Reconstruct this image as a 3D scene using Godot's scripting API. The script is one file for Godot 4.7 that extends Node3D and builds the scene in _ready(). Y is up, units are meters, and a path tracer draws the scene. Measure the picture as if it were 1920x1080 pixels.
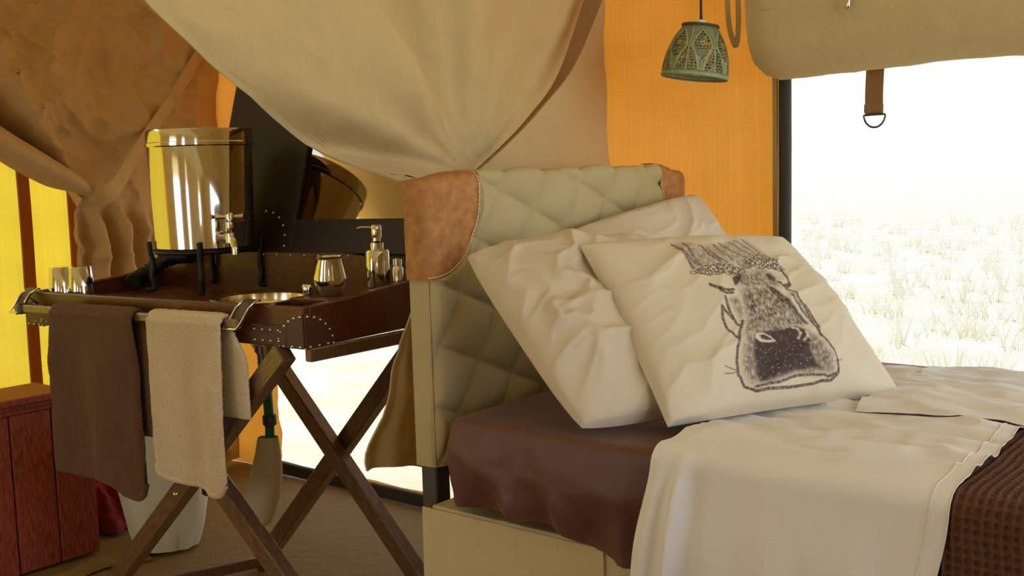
extends Node3D
# A safari tent: quilted camp bed, campaign washstand behind tied-back canvas curtains, daylight through mesh windows.

const SUN_DIR := Vector3(-0.55, 1.15, -0.5)      # towards the sun
const SUN_ENERGY := 3.4
const SKY_ENERGY := 1.9
const EXPOSURE := 1.2
const WALL_Z := -1.16

var M := {}
var taken := {}
var n1 := FastNoiseLite.new()
var n2 := FastNoiseLite.new()
var n3 := FastNoiseLite.new()
var n4 := FastNoiseLite.new()


# ---------------------------------------------------------------- mesh builder
class MB:
	var v := PackedVector3Array()
	var n := PackedVector3Array()
	var uv := PackedVector2Array()
	var c := PackedColorArray()
	var ix := PackedInt32Array()
	var tint := Color(1, 1, 1)
	var xf := Transform3D.IDENTITY

	func put(p: Vector3, nn: Vector3, t := Vector2.ZERO) -> int:
		v.append(xf * p)
		n.append((xf.basis * nn).normalized())
		uv.append(t)
		c.append(tint)
		return v.size() - 1

	func tri(a: int, b: int, d: int) -> void:
		var g := (v[b] - v[a]).cross(v[d] - v[a])
		if g.dot(n[a] + n[b] + n[d]) > 0.0:
			ix.append_array([a, d, b])
		else:
			ix.append_array([a, b, d])

	func face(ps: Array) -> void:      # flat convex polygon; normal from the winding, counter-clockwise outside
		var nn: Vector3 = (ps[1] - ps[0]).cross(ps[2] - ps[0]).normalized()
		var k := []
		for p in ps:
			k.append(put(p, nn, Vector2(p.x + p.z, p.y)))
		for i in range(1, ps.size() - 1):
			tri(k[0], k[i], k[i + 1])

	# smooth surface from f(u, v); flip turns its normals; col(u, v) optional; skip(u, v) leaves a quad out
	func grid(nu: int, nv: int, f: Callable, flip := false, closed := false, col = null, skip = null) -> void:
		var base := v.size()
		var w := nu + 1
		for j in nv + 1:
			for i in w:
				var a := float(i) / nu
				var b := float(j) / nv
				var p: Vector3 = f.call(a, b)
				v.append(xf * p)
				n.append(Vector3.ZERO)
				uv.append(Vector2(a, 1.0 - b))
				c.append(col.call(a, b) if col != null else tint)
		for j in nv:
			for i in nu:
				var a := base + j * w + i
				var b := a + 1
				var d := a + w
				var e := d + 1
				var g := (v[e] - v[a]).cross(v[d] - v[b])
				if flip:
					g = -g
				n[a] += g
				n[b] += g
				n[d] += g
				n[e] += g
				if skip != null and skip.call((i + 0.5) / nu, (j + 0.5) / nv):
					continue
				if flip:
					ix.append_array([a, b, e, a, e, d])
				else:
					ix.append_array([a, e, b, a, d, e])
		if closed:
			for j in nv + 1:
				var a := base + j * w
				var s := n[a] + n[a + nu]
				n[a] = s
				n[a + nu] = s
		for k in range(base, v.size()):
			n[k] = n[k].normalized() if n[k].length_squared() > 1e-20 else Vector3.UP

	# box with chamfered edges
	func box(at: Vector3, size: Vector3, bev := 0.003, basis := Basis.IDENTITY) -> void:
		var h := size / 2
		bev = minf(bev, minf(h.x, minf(h.y, h.z)) * 0.9)
		var old := xf
		xf = old * Transform3D(basis, at)
		var axes := [Vector3(1, 0, 0), Vector3(0, 1, 0), Vector3(0, 0, 1)]
		var pt := func(s: Vector3, k: int) -> Vector3:
			var p := s * (h - Vector3(bev, bev, bev))
			p[k] = s[k] * h[k]
			return p
		for k in 3:
			var k1 := (k + 1) % 3
			var k2 := (k + 2) % 3
			for s in [-1.0, 1.0]:
				var q := []
				for t in ([[-1, -1], [1, -1], [1, 1], [-1, 1]] if s > 0 else [[-1, -1], [-1, 1], [1, 1], [1, -1]]):
					var sg := Vector3.ZERO
					sg[k] = s
					sg[k1] = t[0]
					sg[k2] = t[1]
					q.append(pt.call(sg, k))
				face(q)
			for s1 in [-1.0, 1.0]:          # edges along axis k
				for s2 in [-1.0, 1.0]:
					var lo := Vector3.ZERO
					lo[k] = -1.0
					lo[k1] = s1
					lo[k2] = s2
					var hi := lo
					hi[k] = 1.0
					var q := [pt.call(lo, k1), pt.call(hi, k1), pt.call(hi, k2), pt.call(lo, k2)]
					if (q[1] - q[0]).cross(q[2] - q[0]).dot(lo * Vector3.ONE - axes[k] * lo[k]) < 0:
						q.reverse()
					face(q)
		for sx in [-1.0, 1.0]:
			for sy in [-1.0, 1.0]:
				for sz in [-1.0, 1.0]:
					var s := Vector3(sx, sy, sz)
					var q := [pt.call(s, 0), pt.call(s, 1), pt.call(s, 2)]
					if (q[1] - q[0]).cross(q[2] - q[0]).dot(s) < 0:
						q.reverse()
					face(q)
		xf = old

	# round tube along points; r a number or a Callable of 0..1
	func tube(ps: Array, r, seg := 10, caps := true, squash := 1.0) -> void:
		var m := ps.size()
		var t0: Vector3 = (ps[1] - ps[0]).normalized()
		var up := Vector3.UP if absf(t0.y) < 0.9 else Vector3.RIGHT
		var a := t0.cross(up).normalized()
		var base := v.size()
		for i in m:
			var t: Vector3 = (ps[mini(i + 1, m - 1)] - ps[maxi(i - 1, 0)]).normalized()
			a = (a - t * a.dot(t)).normalized()
			var b := t.cross(a)
			var rr: float = r.call(float(i) / (m - 1)) if r is Callable else r
			for k in seg + 1:
				var an := TAU * k / seg
				var d := a * cos(an) + b * sin(an) * squash
				put(ps[i] + d * rr, d, Vector2(float(k) / seg, float(i) / (m - 1)))
		for i in m - 1:
			for k in seg:
				var p := base + i * (seg + 1) + k
				tri(p, p + 1, p + seg + 2)
				tri(p, p + seg + 2, p + seg + 1)
		if caps:
			for e in [0, m - 1]:
				var t: Vector3 = (ps[0] - ps[1]).normalized() if e == 0 else (ps[m - 1] - ps[m - 2]).normalized()
				var ce := put(ps[e], t)
				var first := v.size()
				for k in seg + 1:
					var q := base + int(e) * (seg + 1) + k
					v.append(v[q])
					n.append((xf.basis * t).normalized())
					uv.append(Vector2.ZERO)
					c.append(tint)
				for k in seg:
					tri(ce, first + k, first + k + 1)

	# flat band of width w and thickness th along points; sides[i] or one side vector
	func band(ps: Array, side, w, th: float) -> void:
		var m := ps.size()
		var rings := []
		for i in m:
			var t: Vector3 = (ps[mini(i + 1, m - 1)] - ps[maxi(i - 1, 0)]).normalized()
			var s: Vector3 = side[i] if side is Array else side
			s = (s - t * s.dot(t)).normalized()
			var o := s.cross(t)
			var ww: float = (w.call(float(i) / (m - 1)) if w is Callable else w) / 2.0
			rings.append([ps[i] - s * ww + o * th / 2, ps[i] + s * ww + o * th / 2, ps[i] + s * ww - o * th / 2, ps[i] - s * ww - o * th / 2, s, o])
		for e in 4:
			var base := v.size()
			for i in m:
				var g: Array = rings[i]
				var nn: Vector3 = [g[5], g[4], -g[5], -g[4]][e]
				put(g[e], nn, Vector2(0, float(i) / m))
				put(g[(e + 1) % 4], nn, Vector2(1, float(i) / m))
			for i in m - 1:
				var p := base + i * 2
				tri(p, p + 1, p + 3)
				tri(p, p + 3, p + 2)
		for e in [0, m - 1]:
			var t: Vector3 = (ps[0] - ps[1]).normalized() if e == 0 else (ps[m - 1] - ps[m - 2]).normalized()
			var k := []
			for q in 4:
				k.append(put(rings[e][q], t))
			tri(k[0], k[1], k[2])
			tri(k[0], k[2], k[3])

	# profile of Vector2(r, y) turned about y; sharp corners stay sharp
	func lathe(pr: Array, seg := 40, at := Vector3.ZERO) -> void:
		var m := pr.size()
		var sn := []
		for i in m - 1:
			var d: Vector2 = pr[i + 1] - pr[i]
			sn.append(Vector2(d.y, -d.x).normalized())
		for i in m - 1:
			var na: Vector2 = sn[i]
			var nb: Vector2 = sn[i]
			if i > 0 and sn[i].dot(sn[i - 1]) > 0.75:
				na = (sn[i] + sn[i - 1]).normalized()
			if i < m - 2 and sn[i].dot(sn[i + 1]) > 0.75:
				nb = (sn[i] + sn[i + 1]).normalized()
			var base := v.size()
			for k in seg + 1:
				var an := TAU * k / seg
				var d := Vector3(cos(an), 0, sin(an))
				put(at + d * pr[i].x + Vector3(0, pr[i].y, 0), d * na.x + Vector3(0, na.y, 0), Vector2(float(k) / seg, 0))
				put(at + d * pr[i + 1].x + Vector3(0, pr[i + 1].y, 0), d * nb.x + Vector3(0, nb.y, 0), Vector2(float(k) / seg, 1))
			for k in seg:
				var p := base + k * 2
				if pr[i].x > 1e-6:
					tri(p, p + 1, p + 2)
				if pr[i + 1].x > 1e-6:
					tri(p + 2, p + 1, p + 3)

	# polygon in x, y pushed from z = -depth/2 to depth/2, edges chamfered
	func prism(poly: Array, depth: float, bev := 0.0015) -> void:
		var pk := PackedVector2Array(poly)
		if Geometry2D.is_polygon_clockwise(pk):
			pk.reverse()
		var inn := Geometry2D.offset_polygon(pk, -bev, Geometry2D.JOIN_MITER) if bev > 0 else [pk]
		var fc: PackedVector2Array = inn[0] if inn.size() == 1 else pk
		for s in [-1.0, 1.0]:
			var t := Geometry2D.triangulate_polygon(fc)
			var k := []
			for p in fc:
				k.append(put(Vector3(p.x, p.y, s * depth / 2), Vector3(0, 0, s), p))
			for i in range(0, t.size(), 3):
				tri(k[t[i]], k[t[i + 1]], k[t[i + 2]])
		var hb := depth / 2 - bev
		for i in pk.size():
			var a := pk[i]
			var b := pk[(i + 1) % pk.size()]
			var nn2 := Vector3(b.y - a.y, a.x - b.x, 0).normalized()
			var k := [put(Vector3(a.x, a.y, -hb), nn2), put(Vector3(b.x, b.y, -hb), nn2), put(Vector3(b.x, b.y, hb), nn2), put(Vector3(a.x, a.y, hb), nn2)]
			tri(k[0], k[1], k[2])
			tri(k[0], k[2], k[3])
			if fc.size() == pk.size() and bev > 0:
				var best := 0
				for q in fc.size():
					if fc[q].distance_squared_to(a) < fc[best].distance_squared_to(a):
						best = q
				var a2 := fc[best]
				best = 0
				for q in fc.size():
					if fc[q].distance_squared_to(b) < fc[best].distance_squared_to(b):
						best = q
				var b2 := fc[best]
				for s in [-1.0, 1.0]:
					var n3 := (nn2 + Vector3(0, 0, s)).normalized()
					var e := [put(Vector3(a.x, a.y, s * hb), n3), put(Vector3(b.x, b.y, s * hb), n3), put(Vector3(b2.x, b2.y, s * depth / 2), n3), put(Vector3(a2.x, a2.y, s * depth / 2), n3)]
					tri(e[0], e[1], e[2])
					tri(e[0], e[2], e[3])

	func dome(at: Vector3, dir: Vector3, r: float, seg := 8) -> void:      # a stud head
		var z := dir.normalized()
		var x := z.cross(Vector3.UP if absf(z.y) < 0.9 else Vector3.RIGHT).normalized()
		var y := z.cross(x)
		var top := put(at + z * r * 0.7, z)
		var rings := []
		for q in [0.6, 1.0]:
			var ring := []
			for k in seg + 1:
				var an := TAU * k / seg
				var d := x * cos(an) + y * sin(an)
				ring.append(put(at + d * r * q + z * r * 0.7 * sqrt(maxf(0.0, 1.0 - q * q)), (d * q + z * (1.15 - q)).normalized()))
			rings.append(ring)
		for k in seg:
			tri(top, rings[0][k], rings[0][k + 1])
			tri(rings[0][k], rings[1][k], rings[1][k + 1])
			tri(rings[0][k], rings[1][k + 1], rings[0][k + 1])

	func mesh() -> ArrayMesh:
		var a := []
		a.resize(Mesh.ARRAY_MAX)
		a[Mesh.ARRAY_VERTEX] = v
		a[Mesh.ARRAY_NORMAL] = n
		a[Mesh.ARRAY_TEX_UV] = uv
		a[Mesh.ARRAY_COLOR] = c
		a[Mesh.ARRAY_INDEX] = ix
		var m := ArrayMesh.new()
		m.add_surface_from_arrays(Mesh.PRIMITIVE_TRIANGLES, a)
		return m


# ---------------------------------------------------------------- scene helpers
func numbered(called: String) -> String:
	var k: int = taken.get(called, 0)
	taken[called] = k + 1
	return called if k == 0 else "%s_%03d" % [called, k]


func obj(called: String, mb: MB, m: Material, parent: Node = null) -> MeshInstance3D:
	var o := MeshInstance3D.new()
	o.mesh = mb.mesh()
	o.material_override = m
	o.name = numbered(called) if parent == null else called
	(parent if parent else self).add_child(o, true)
	return o


func tag(o: Node, label: String, category: String, group := "") -> Node:
	o.set_meta("label", label)
	o.set_meta("category", category)
	if group:
		o.set_meta("group", group)
	return o


func thing(called: String, label: String, category: String, at := Vector3.ZERO, group := "") -> Node3D:
	var o := Node3D.new()
	o.name = numbered(called)
	add_child(o, true)
	o.position = at
	tag(o, label, category, group)
	return o


func struct(called: String, mb: MB, m: Material, label: String) -> MeshInstance3D:
	var o := obj(called, mb, m)
	o.set_meta("kind", "structure")
	o.set_meta("label", label)
	return o


func noise_tex(freq: float, sd: int, a: Color, b: Color, size := 512, type := FastNoiseLite.TYPE_SIMPLEX_SMOOTH, oct := 4) -> NoiseTexture2D:
	var nz := FastNoiseLite.new()
	nz.noise_type = type
	nz.frequency = freq
	nz.seed = sd
	nz.fractal_octaves = oct
	var t := NoiseTexture2D.new()
	t.width = size
	t.height = size
	t.seamless = true
	t.noise = nz
	var g := Gradient.new()
	g.set_color(0, a)
	g.set_color(1, b)
	t.color_ramp = g
	return t


# plain weave: every thread a little lighter or darker, with faint larger patches
func weave(amount: float) -> ImageTexture:
	var rng := RandomNumberGenerator.new()
	rng.seed = 31
	var rows := []
	var cols := []
	for k in 512:
		rows.append(rng.randf())
		cols.append(rng.randf())
	var nz := FastNoiseLite.new()
	nz.seed = 5
	nz.frequency = 0.012
	var im := Image.create(512, 512, false, Image.FORMAT_RGB8)
	for y in 512:
		for x in 512:
			var g: float = 1.0 - 0.6 * amount * (0.45 * rows[y] + 0.85 * cols[x] + 0.3 * rng.randf() + 0.5 * (0.5 + 0.5 * nz.get_noise_2d(absf(x - 256.0), absf(y - 256.0))))
			im.set_pixel(x, y, Color(g, g, g))
	return ImageTexture.create_from_image(im)


func mat(called: String, col: Color, rough := 0.8, metal := 0.0) -> StandardMaterial3D:
	var m := StandardMaterial3D.new()
	m.resource_name = called
	m.albedo_color = col
	m.roughness = rough
	m.metallic = metal
	m.cull_mode = BaseMaterial3D.CULL_DISABLED
	M[called] = m
	return m


# tone: noise that varies the colour; bump: fine relief in centimetres; sc: repeats per metre on the three axes
func surface(m: StandardMaterial3D, tone: Texture2D, bump: Texture2D, depth: float, sc: Vector3) -> StandardMaterial3D:
	m.uv1_triplanar = true
	m.uv1_scale = sc
	if tone:
		m.albedo_texture = tone
	if bump:
		m.heightmap_enabled = true
		m.heightmap_texture = bump
		m.heightmap_scale = depth
	return m


func smooth(a: float, b: float, x: float) -> float:
	return smoothstep(a, b, x)


func curve(pts: Array, x: float) -> float:        # smooth interpolation through [x, y] pairs, x ascending
	var m := pts.size()
	if x <= pts[0][0]:
		return pts[0][1] + (x - pts[0][0]) * (pts[1][1] - pts[0][1]) / (pts[1][0] - pts[0][0])
	if x >= pts[m - 1][0]:
		return pts[m - 1][1] + (x - pts[m - 1][0]) * (pts[m - 1][1] - pts[m - 2][1]) / (pts[m - 1][0] - pts[m - 2][0])
	var i := 0
	while x > pts[i + 1][0]:
		i += 1
	var d := []
	for k in [i, i + 1]:
		if k == 0:
			d.append((pts[1][1] - pts[0][1]) / (pts[1][0] - pts[0][0]))
		elif k == m - 1:
			d.append((pts[m - 1][1] - pts[m - 2][1]) / (pts[m - 1][0] - pts[m - 2][0]))
		else:
			d.append((pts[k + 1][1] - pts[k - 1][1]) / (pts[k + 1][0] - pts[k - 1][0]))
	var h: float = pts[i + 1][0] - pts[i][0]
	var t: float = (x - pts[i][0]) / h
	return (2 * t * t * t - 3 * t * t + 1) * pts[i][1] + (t * t * t - 2 * t * t + t) * h * d[0] + (-2 * t * t * t + 3 * t * t) * pts[i + 1][1] + (t * t * t - t * t) * h * d[1]


func path(pts: Array, m: int) -> Array:           # smooth path of m points through pts
	var cu := Curve3D.new()
	for i in pts.size():
		var t: Vector3 = (pts[mini(i + 1, pts.size() - 1)] - pts[maxi(i - 1, 0)]) / 6.0
		cu.add_point(pts[i], -t, t)
	var out := []
	for i in m:
		var f := float(i) / (m - 1) * (pts.size() - 1)
		var k := mini(int(f), pts.size() - 2)
		out.append(cu.sample(k, f - k))
	return out


# ---------------------------------------------------------------- the scene
func _ready() -> void:
	setup_camera_and_light()
	for k in 3:
		var nz: FastNoiseLite = [n1, n2, n3][k]
		nz.noise_type = FastNoiseLite.TYPE_SIMPLEX_SMOOTH
		nz.seed = 11 + k * 7
		nz.frequency = 1.0
		nz.fractal_octaves = 3
	n4.noise_type = FastNoiseLite.TYPE_SIMPLEX_SMOOTH
	n4.seed = 77
	n4.frequency = 1.0
	n4.fractal_type = FastNoiseLite.FRACTAL_NONE
	n3.fractal_type = FastNoiseLite.FRACTAL_RIDGED
	materials()
	outside()
	shell()
	windows()
	curtain_near()
	curtain_far()
	bed()
	bedding()
	pillows()
	washstand()
	washstand_things()
	below_washstand()
	chest()
	lamp()


func setup_camera_and_light() -> void:
	var cam := Camera3D.new()
	cam.name = "camera"
	var r := Vector3(0.77526894, -0.02980291, -0.63092777)
	var u := Vector3(-0.04679857, 0.99343042, -0.10443128)
	var f := Vector3(-0.6298952, -0.11048885, -0.76878102)
	cam.transform = Transform3D(Basis(r, u, -f).orthonormalized(), Vector3(1.4746, 1.16, 1.49038))
	cam.fov = rad_to_deg(2.0 * atan(540.0 / 2050.0))
	cam.near = 0.05
	cam.far = 400.0
	add_child(cam)
	cam.current = true

	var we := WorldEnvironment.new()
	we.name = "world_environment"
	var e := Environment.new()
	e.background_mode = Environment.BG_SKY
	var sm := ProceduralSkyMaterial.new()
	sm.sky_top_color = Color(0.72, 0.85, 1.0)
	sm.sky_horizon_color = Color(0.96, 0.98, 1.0)
	sm.ground_horizon_color = Color(0.96, 0.98, 1.0)
	sm.ground_bottom_color = Color(0.9, 0.86, 0.74)
	sm.sky_curve = 0.2
	sm.sky_energy_multiplier = SKY_ENERGY
	sm.ground_energy_multiplier = SKY_ENERGY
	sm.sun_angle_max = 1.0
	var sky := Sky.new()
	sky.sky_material = sm
	e.sky = sky
	e.tonemap_mode = Environment.TONE_MAPPER_LINEAR
	e.tonemap_exposure = EXPOSURE
	e.sdfgi_enabled = true
	e.ssao_enabled = true
	e.ssil_enabled = true
	we.environment = e
	add_child(we)

	var sun := DirectionalLight3D.new()
	sun.name = "sun"
	sun.light_color = Color(1.0, 0.97, 0.91)
	sun.light_energy = SUN_ENERGY
	sun.light_angular_distance = 0.6
	sun.shadow_enabled = true
	add_child(sun)
	sun.look_at_from_position(SUN_DIR * 10.0, Vector3.ZERO)


func materials() -> void:
	var soft := weave(0.035)
	var rib := weave(0.09)
	var crumple := noise_tex(0.02, 5, Color.BLACK, Color.WHITE, 512, FastNoiseLite.TYPE_SIMPLEX_SMOOTH, 5)
	var fine := noise_tex(0.12, 8, Color.BLACK, Color.WHITE, 512, FastNoiseLite.TYPE_SIMPLEX_SMOOTH, 2)
	var grain := noise_tex(0.02, 21, Color(0.55, 0.50, 0.46), Color(1, 1, 1), 512, FastNoiseLite.TYPE_SIMPLEX_SMOOTH, 5)
	var m: StandardMaterial3D
	m = surface(mat("khaki_canvas", Color(0.80, 0.71, 0.52), 0.9), soft, crumple, 0.25, Vector3(1.5, 1.5, 1.5))
	m.backlight_enabled = true
	m.backlight = Color(0.30, 0.22, 0.10)
	m = surface(mat("brown_canvas", Color(0.74, 0.60, 0.40), 0.9), soft, crumple, 0.4, Vector3(1.5, 1.5, 1.5))
	m.backlight_enabled = true
	m.backlight = Color(0.30, 0.22, 0.10)
	m = surface(mat("orange_canvas", Color(0.86, 0.66, 0.38), 0.9), rib, crumple, 0.25, Vector3(1.5, 1.5, 1.5))
	m.backlight_enabled = true
	m.backlight = Color(0.71, 0.60, 0.36)
	m = surface(mat("yellow_canvas", Color(0.90, 0.78, 0.45), 0.9), rib, crumple, 0.2, Vector3(1.5, 1.5, 1.5))
	m.backlight_enabled = true
	m.backlight = Color(0.63, 0.65, 0.32)
	m = surface(mat("roof_canvas", Color(0.86, 0.76, 0.56), 0.9), soft, null, 0.0, Vector3(1.5, 1.5, 1.5))
	m.backlight_enabled = true
	m.backlight = Color(0.31, 0.33, 0.30)
	surface(mat("floor_canvas", Color(0.52, 0.39, 0.14), 0.9), soft, crumple, 0.3, Vector3(2, 2, 2))
	m = surface(mat("seam_canvas", Color(0.62, 0.36, 0.12), 0.9), soft, null, 0.0, Vector3(2, 2, 2))
	m.backlight_enabled = true
	m.backlight = Color(0.62, 0.36, 0.10)
	surface(mat("strap_canvas", Color(0.58, 0.42, 0.25), 0.85), soft, fine, 0.1, Vector3(6, 6, 6))
	surface(mat("dark_band", Color(0.19, 0.17, 0.13), 0.8), soft, null, 0.0, Vector3(3, 3, 3))
	surface(mat("headboard_fabric", Color(0.71, 0.64, 0.46), 0.75), soft, fine, 0.05, Vector3(5, 5, 5))
	surface(mat("tan_leather", Color(0.78, 0.55, 0.29), 0.7), noise_tex(0.012, 33, Color(0.75, 0.70, 0.66), Color(1, 1, 1)), fine, 0.1, Vector3(5, 5, 5))
	surface(mat("brown_leather", Color(0.30, 0.16, 0.09), 0.4), soft, fine, 0.06, Vector3(6, 6, 6))
	mat("thread", Color(0.93, 0.86, 0.70), 0.8)
	m = surface(mat("brown_sheet", Color(0.35, 0.205, 0.145), 0.55), null, null, 0.0, Vector3(3, 3, 3))
	m.rim_enabled = true
	m.rim = 0.4
	m.rim_tint = 0.5
	surface(mat("beige_sheet", Color(0.88, 0.85, 0.81), 0.8), null, fine, 0.02, Vector3(3, 3, 3))
	surface(mat("skirt_canvas", Color(0.76, 0.68, 0.50), 0.85), soft, crumple, 0.1, Vector3(2, 2, 2))
	surface(mat("bucket_canvas", Color(0.84, 0.79, 0.62), 0.85), soft, crumple, 0.1, Vector3(2, 2, 2))
	surface(mat("pillow_cotton", Color(0.79, 0.725, 0.62), 0.8), null, fine, 0.02, Vector3(4, 4, 4))
	surface(mat("blanket_wool", Color(0.36, 0.22, 0.13), 0.95), soft, fine, 0.1, Vector3(5, 5, 5))
	m = surface(mat("mahogany", Color(0.43, 0.21, 0.11), 0.35), grain, null, 0.0, Vector3(2, 14, 14))
	m.clearcoat_enabled = true
	m.clearcoat = 0.25
	m.clearcoat_roughness = 0.25
	m = surface(mat("dark_mahogany", Color(0.17, 0.08, 0.045), 0.55), grain, null, 0.0, Vector3(3, 12, 12))
	m = surface(mat("leg_wood", Color(0.50, 0.35, 0.24), 0.4), grain, null, 0.0, Vector3(14, 2, 14))
	m.clearcoat_enabled = true
	m.clearcoat = 1.0
	m.clearcoat_roughness = 0.18
	surface(mat("chest_wood", Color(0.70, 0.29, 0.11), 0.55), grain, null, 0.0, Vector3(10, 2, 10))
	mat("steel", Color(0.86, 0.84, 0.80), 0.10, 1.0)
	mat("basin_brass", Color(0.88, 0.80, 0.62), 0.18, 1.0)
	mat("iron", Color(0.06, 0.055, 0.05), 0.5, 0.3)
	mat("post_metal", Color(0.32, 0.31, 0.29), 0.45, 0.6)
	mat("mirror_glass", Color(0.56, 0.48, 0.36), 0.03, 1.0)
	mat("black_rubber", Color(0.05, 0.045, 0.04), 0.5)
	mat("grey_pipe", Color(0.50, 0.50, 0.50), 0.5)
	mat("white_plastic", Color(0.88, 0.86, 0.80), 0.5)
	mat("green_hose", Color(0.12, 0.42, 0.16), 0.3)
	mat("cord_red", Color(0.20, 0.05, 0.03), 0.6)
	mat("red_cloth", Color(0.55, 0.10, 0.05), 0.85)
	var terry := noise_tex(0.16, 41, Color.BLACK, Color.WHITE, 512, FastNoiseLite.TYPE_CELLULAR, 2)
	for t in [["brown_terry", Color(0.41, 0.27, 0.15)], ["beige_terry", Color(0.92, 0.82, 0.65)]]:
		m = surface(mat(t[0], t[1], 1.0), noise_tex(0.08, 43, Color(0.78, 0.76, 0.74), Color(1, 1, 1)), terry, 0.35, Vector3(5, 5, 5))
		m.rim_enabled = true
		m.rim = 0.6
		m.rim_tint = 0.6
	m = mat("verdigris", Color(1, 1, 1), 0.6)
	m.vertex_color_use_as_albedo = true
	surface(mat("dry_ground", Color(0.88, 0.85, 0.76), 1.0), noise_tex(0.01, 51, Color(0.86, 0.82, 0.7), Color(1, 1, 1)), null, 0.0, Vector3(0.25, 0.25, 0.25))
	mat("grass", Color(0.90, 0.86, 0.74), 1.0)
	mat("leaf", Color(0.34, 0.42, 0.16), 0.9)
	# insect screen: a woven net, white threads round open holes
	var im := Image.create(16, 16, false, Image.FORMAT_RGBA8)
	for y in 16:
		for x in 16:
			var th := x < 4 or y < 4
			im.set_pixel(x, y, Color(0.46, 0.46, 0.44, 0.86 if th else 0.60))
	m = mat("net", Color(1, 1, 1), 0.9)
	m.transparency = BaseMaterial3D.TRANSPARENCY_ALPHA
	m.albedo_texture = ImageTexture.create_from_image(im)
	m.uv1_scale = Vector3(490, 266, 1)
	m.backlight_enabled = true
	m.backlight = Color(0.8, 0.8, 0.78)


# ---------------------------------------------------------------- outside
func outside() -> void:
	var g := MB.new()
	g.grid(60, 60, func(a, b):
		var x: float = lerpf(-60, 60, a)
		var z: float = lerpf(-24, 40, b)
		var y := -0.12 + 0.05 * n1.get_noise_2d(x * 0.3, z * 0.3)
		if z < -17.0:
			y -= 0.02 * pow(-17.0 - z, 1.6)
		return Vector3(x, y, z))
	struct("ground", g, M.dry_ground, "dry pale grassland outside the tent")
	# dry grass, beyond counting
	var rng := RandomNumberGenerator.new()
	rng.seed = 4
	var t := MB.new()
	for k in 9:
		var d := Vector3(rng.randf_range(-0.5, 0.5), 1, rng.randf_range(-0.5, 0.5))
		var s := Vector3(cos(k * 2.1), 0, sin(k * 2.1)) * 0.012
		var o := Vector3(rng.randf_range(-0.1, 0.1), 0, rng.randf_range(-0.1, 0.1))
		t.face([o - s, o + s, o + d * 0.28])
	var mm := MultiMesh.new()
	mm.transform_format = MultiMesh.TRANSFORM_3D
	mm.mesh = t.mesh()
	mm.instance_count = 1500
	for i in 1500:
		var z := -4.5 - 15.7 * pow(rng.randf(), 1.3)
		var x := rng.randf_range(-1.0, 1.0) * (3.0 - z * 0.75) - 0.35 * z * -0.6
		var s := rng.randf_range(0.4, 0.9) * (1.0 + 0.8 * maxf(0.0, n2.get_noise_2d(x * 0.5, z * 0.5)))
		mm.set_instance_transform(i, Transform3D(Basis(Vector3.UP, rng.randf() * TAU).scaled(Vector3(s, s * rng.randf_range(0.5, 1.1), s)), Vector3(x, -0.13, z)))
	var mi := MultiMeshInstance3D.new()
	mi.name = "dry_grass"
	mi.multimesh = mm
	mi.material_override = M.grass
	mi.set_meta("kind", "stuff")
	tag(mi, "dry straw coloured grass outside beyond the mesh windows", "grass")
	add_child(mi)


# ---------------------------------------------------------------- tent
# sharp creases in stiff cloth, where a noise crosses zero
func creases(a: float, b: float) -> float:
	return pow(1.0 - absf(n4.get_noise_2d(a, b)), 5.0) + 0.7 * pow(1.0 - absf(n4.get_noise_2d(a * 1.7 + 30.0, b * 1.7)), 6.0) + 0.45 * pow(1.0 - absf(n4.get_noise_2d(b * 2.7 + 90.0, a * 2.7)), 6.0)


func wall_bump(x: float, y: float) -> float:
	return 0.014 * n1.get_noise_2d(x * 1.5 + y * 1.2, y * 4.0 - x * 1.6) + 0.005 * creases(x * 0.7 + y * 0.8, y * 2.6 + x * 0.9) + 0.010 * n2.get_noise_2d(x * 0.8, y * 1.5)


func sheet_pieces(rects: Array, f: Callable, step := 0.03) -> MB:       # patches that share one surface
	var b := MB.new()
	for r in rects:
		var nu := maxi(2, int((r[1] - r[0]) / step))
		var nv := maxi(2, int((r[3] - r[2]) / step))
		b.grid(nu, nv, func(a, c): return f.call(lerpf(r[0], r[1], a), lerpf(r[2], r[3], c)))
	return b


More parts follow.
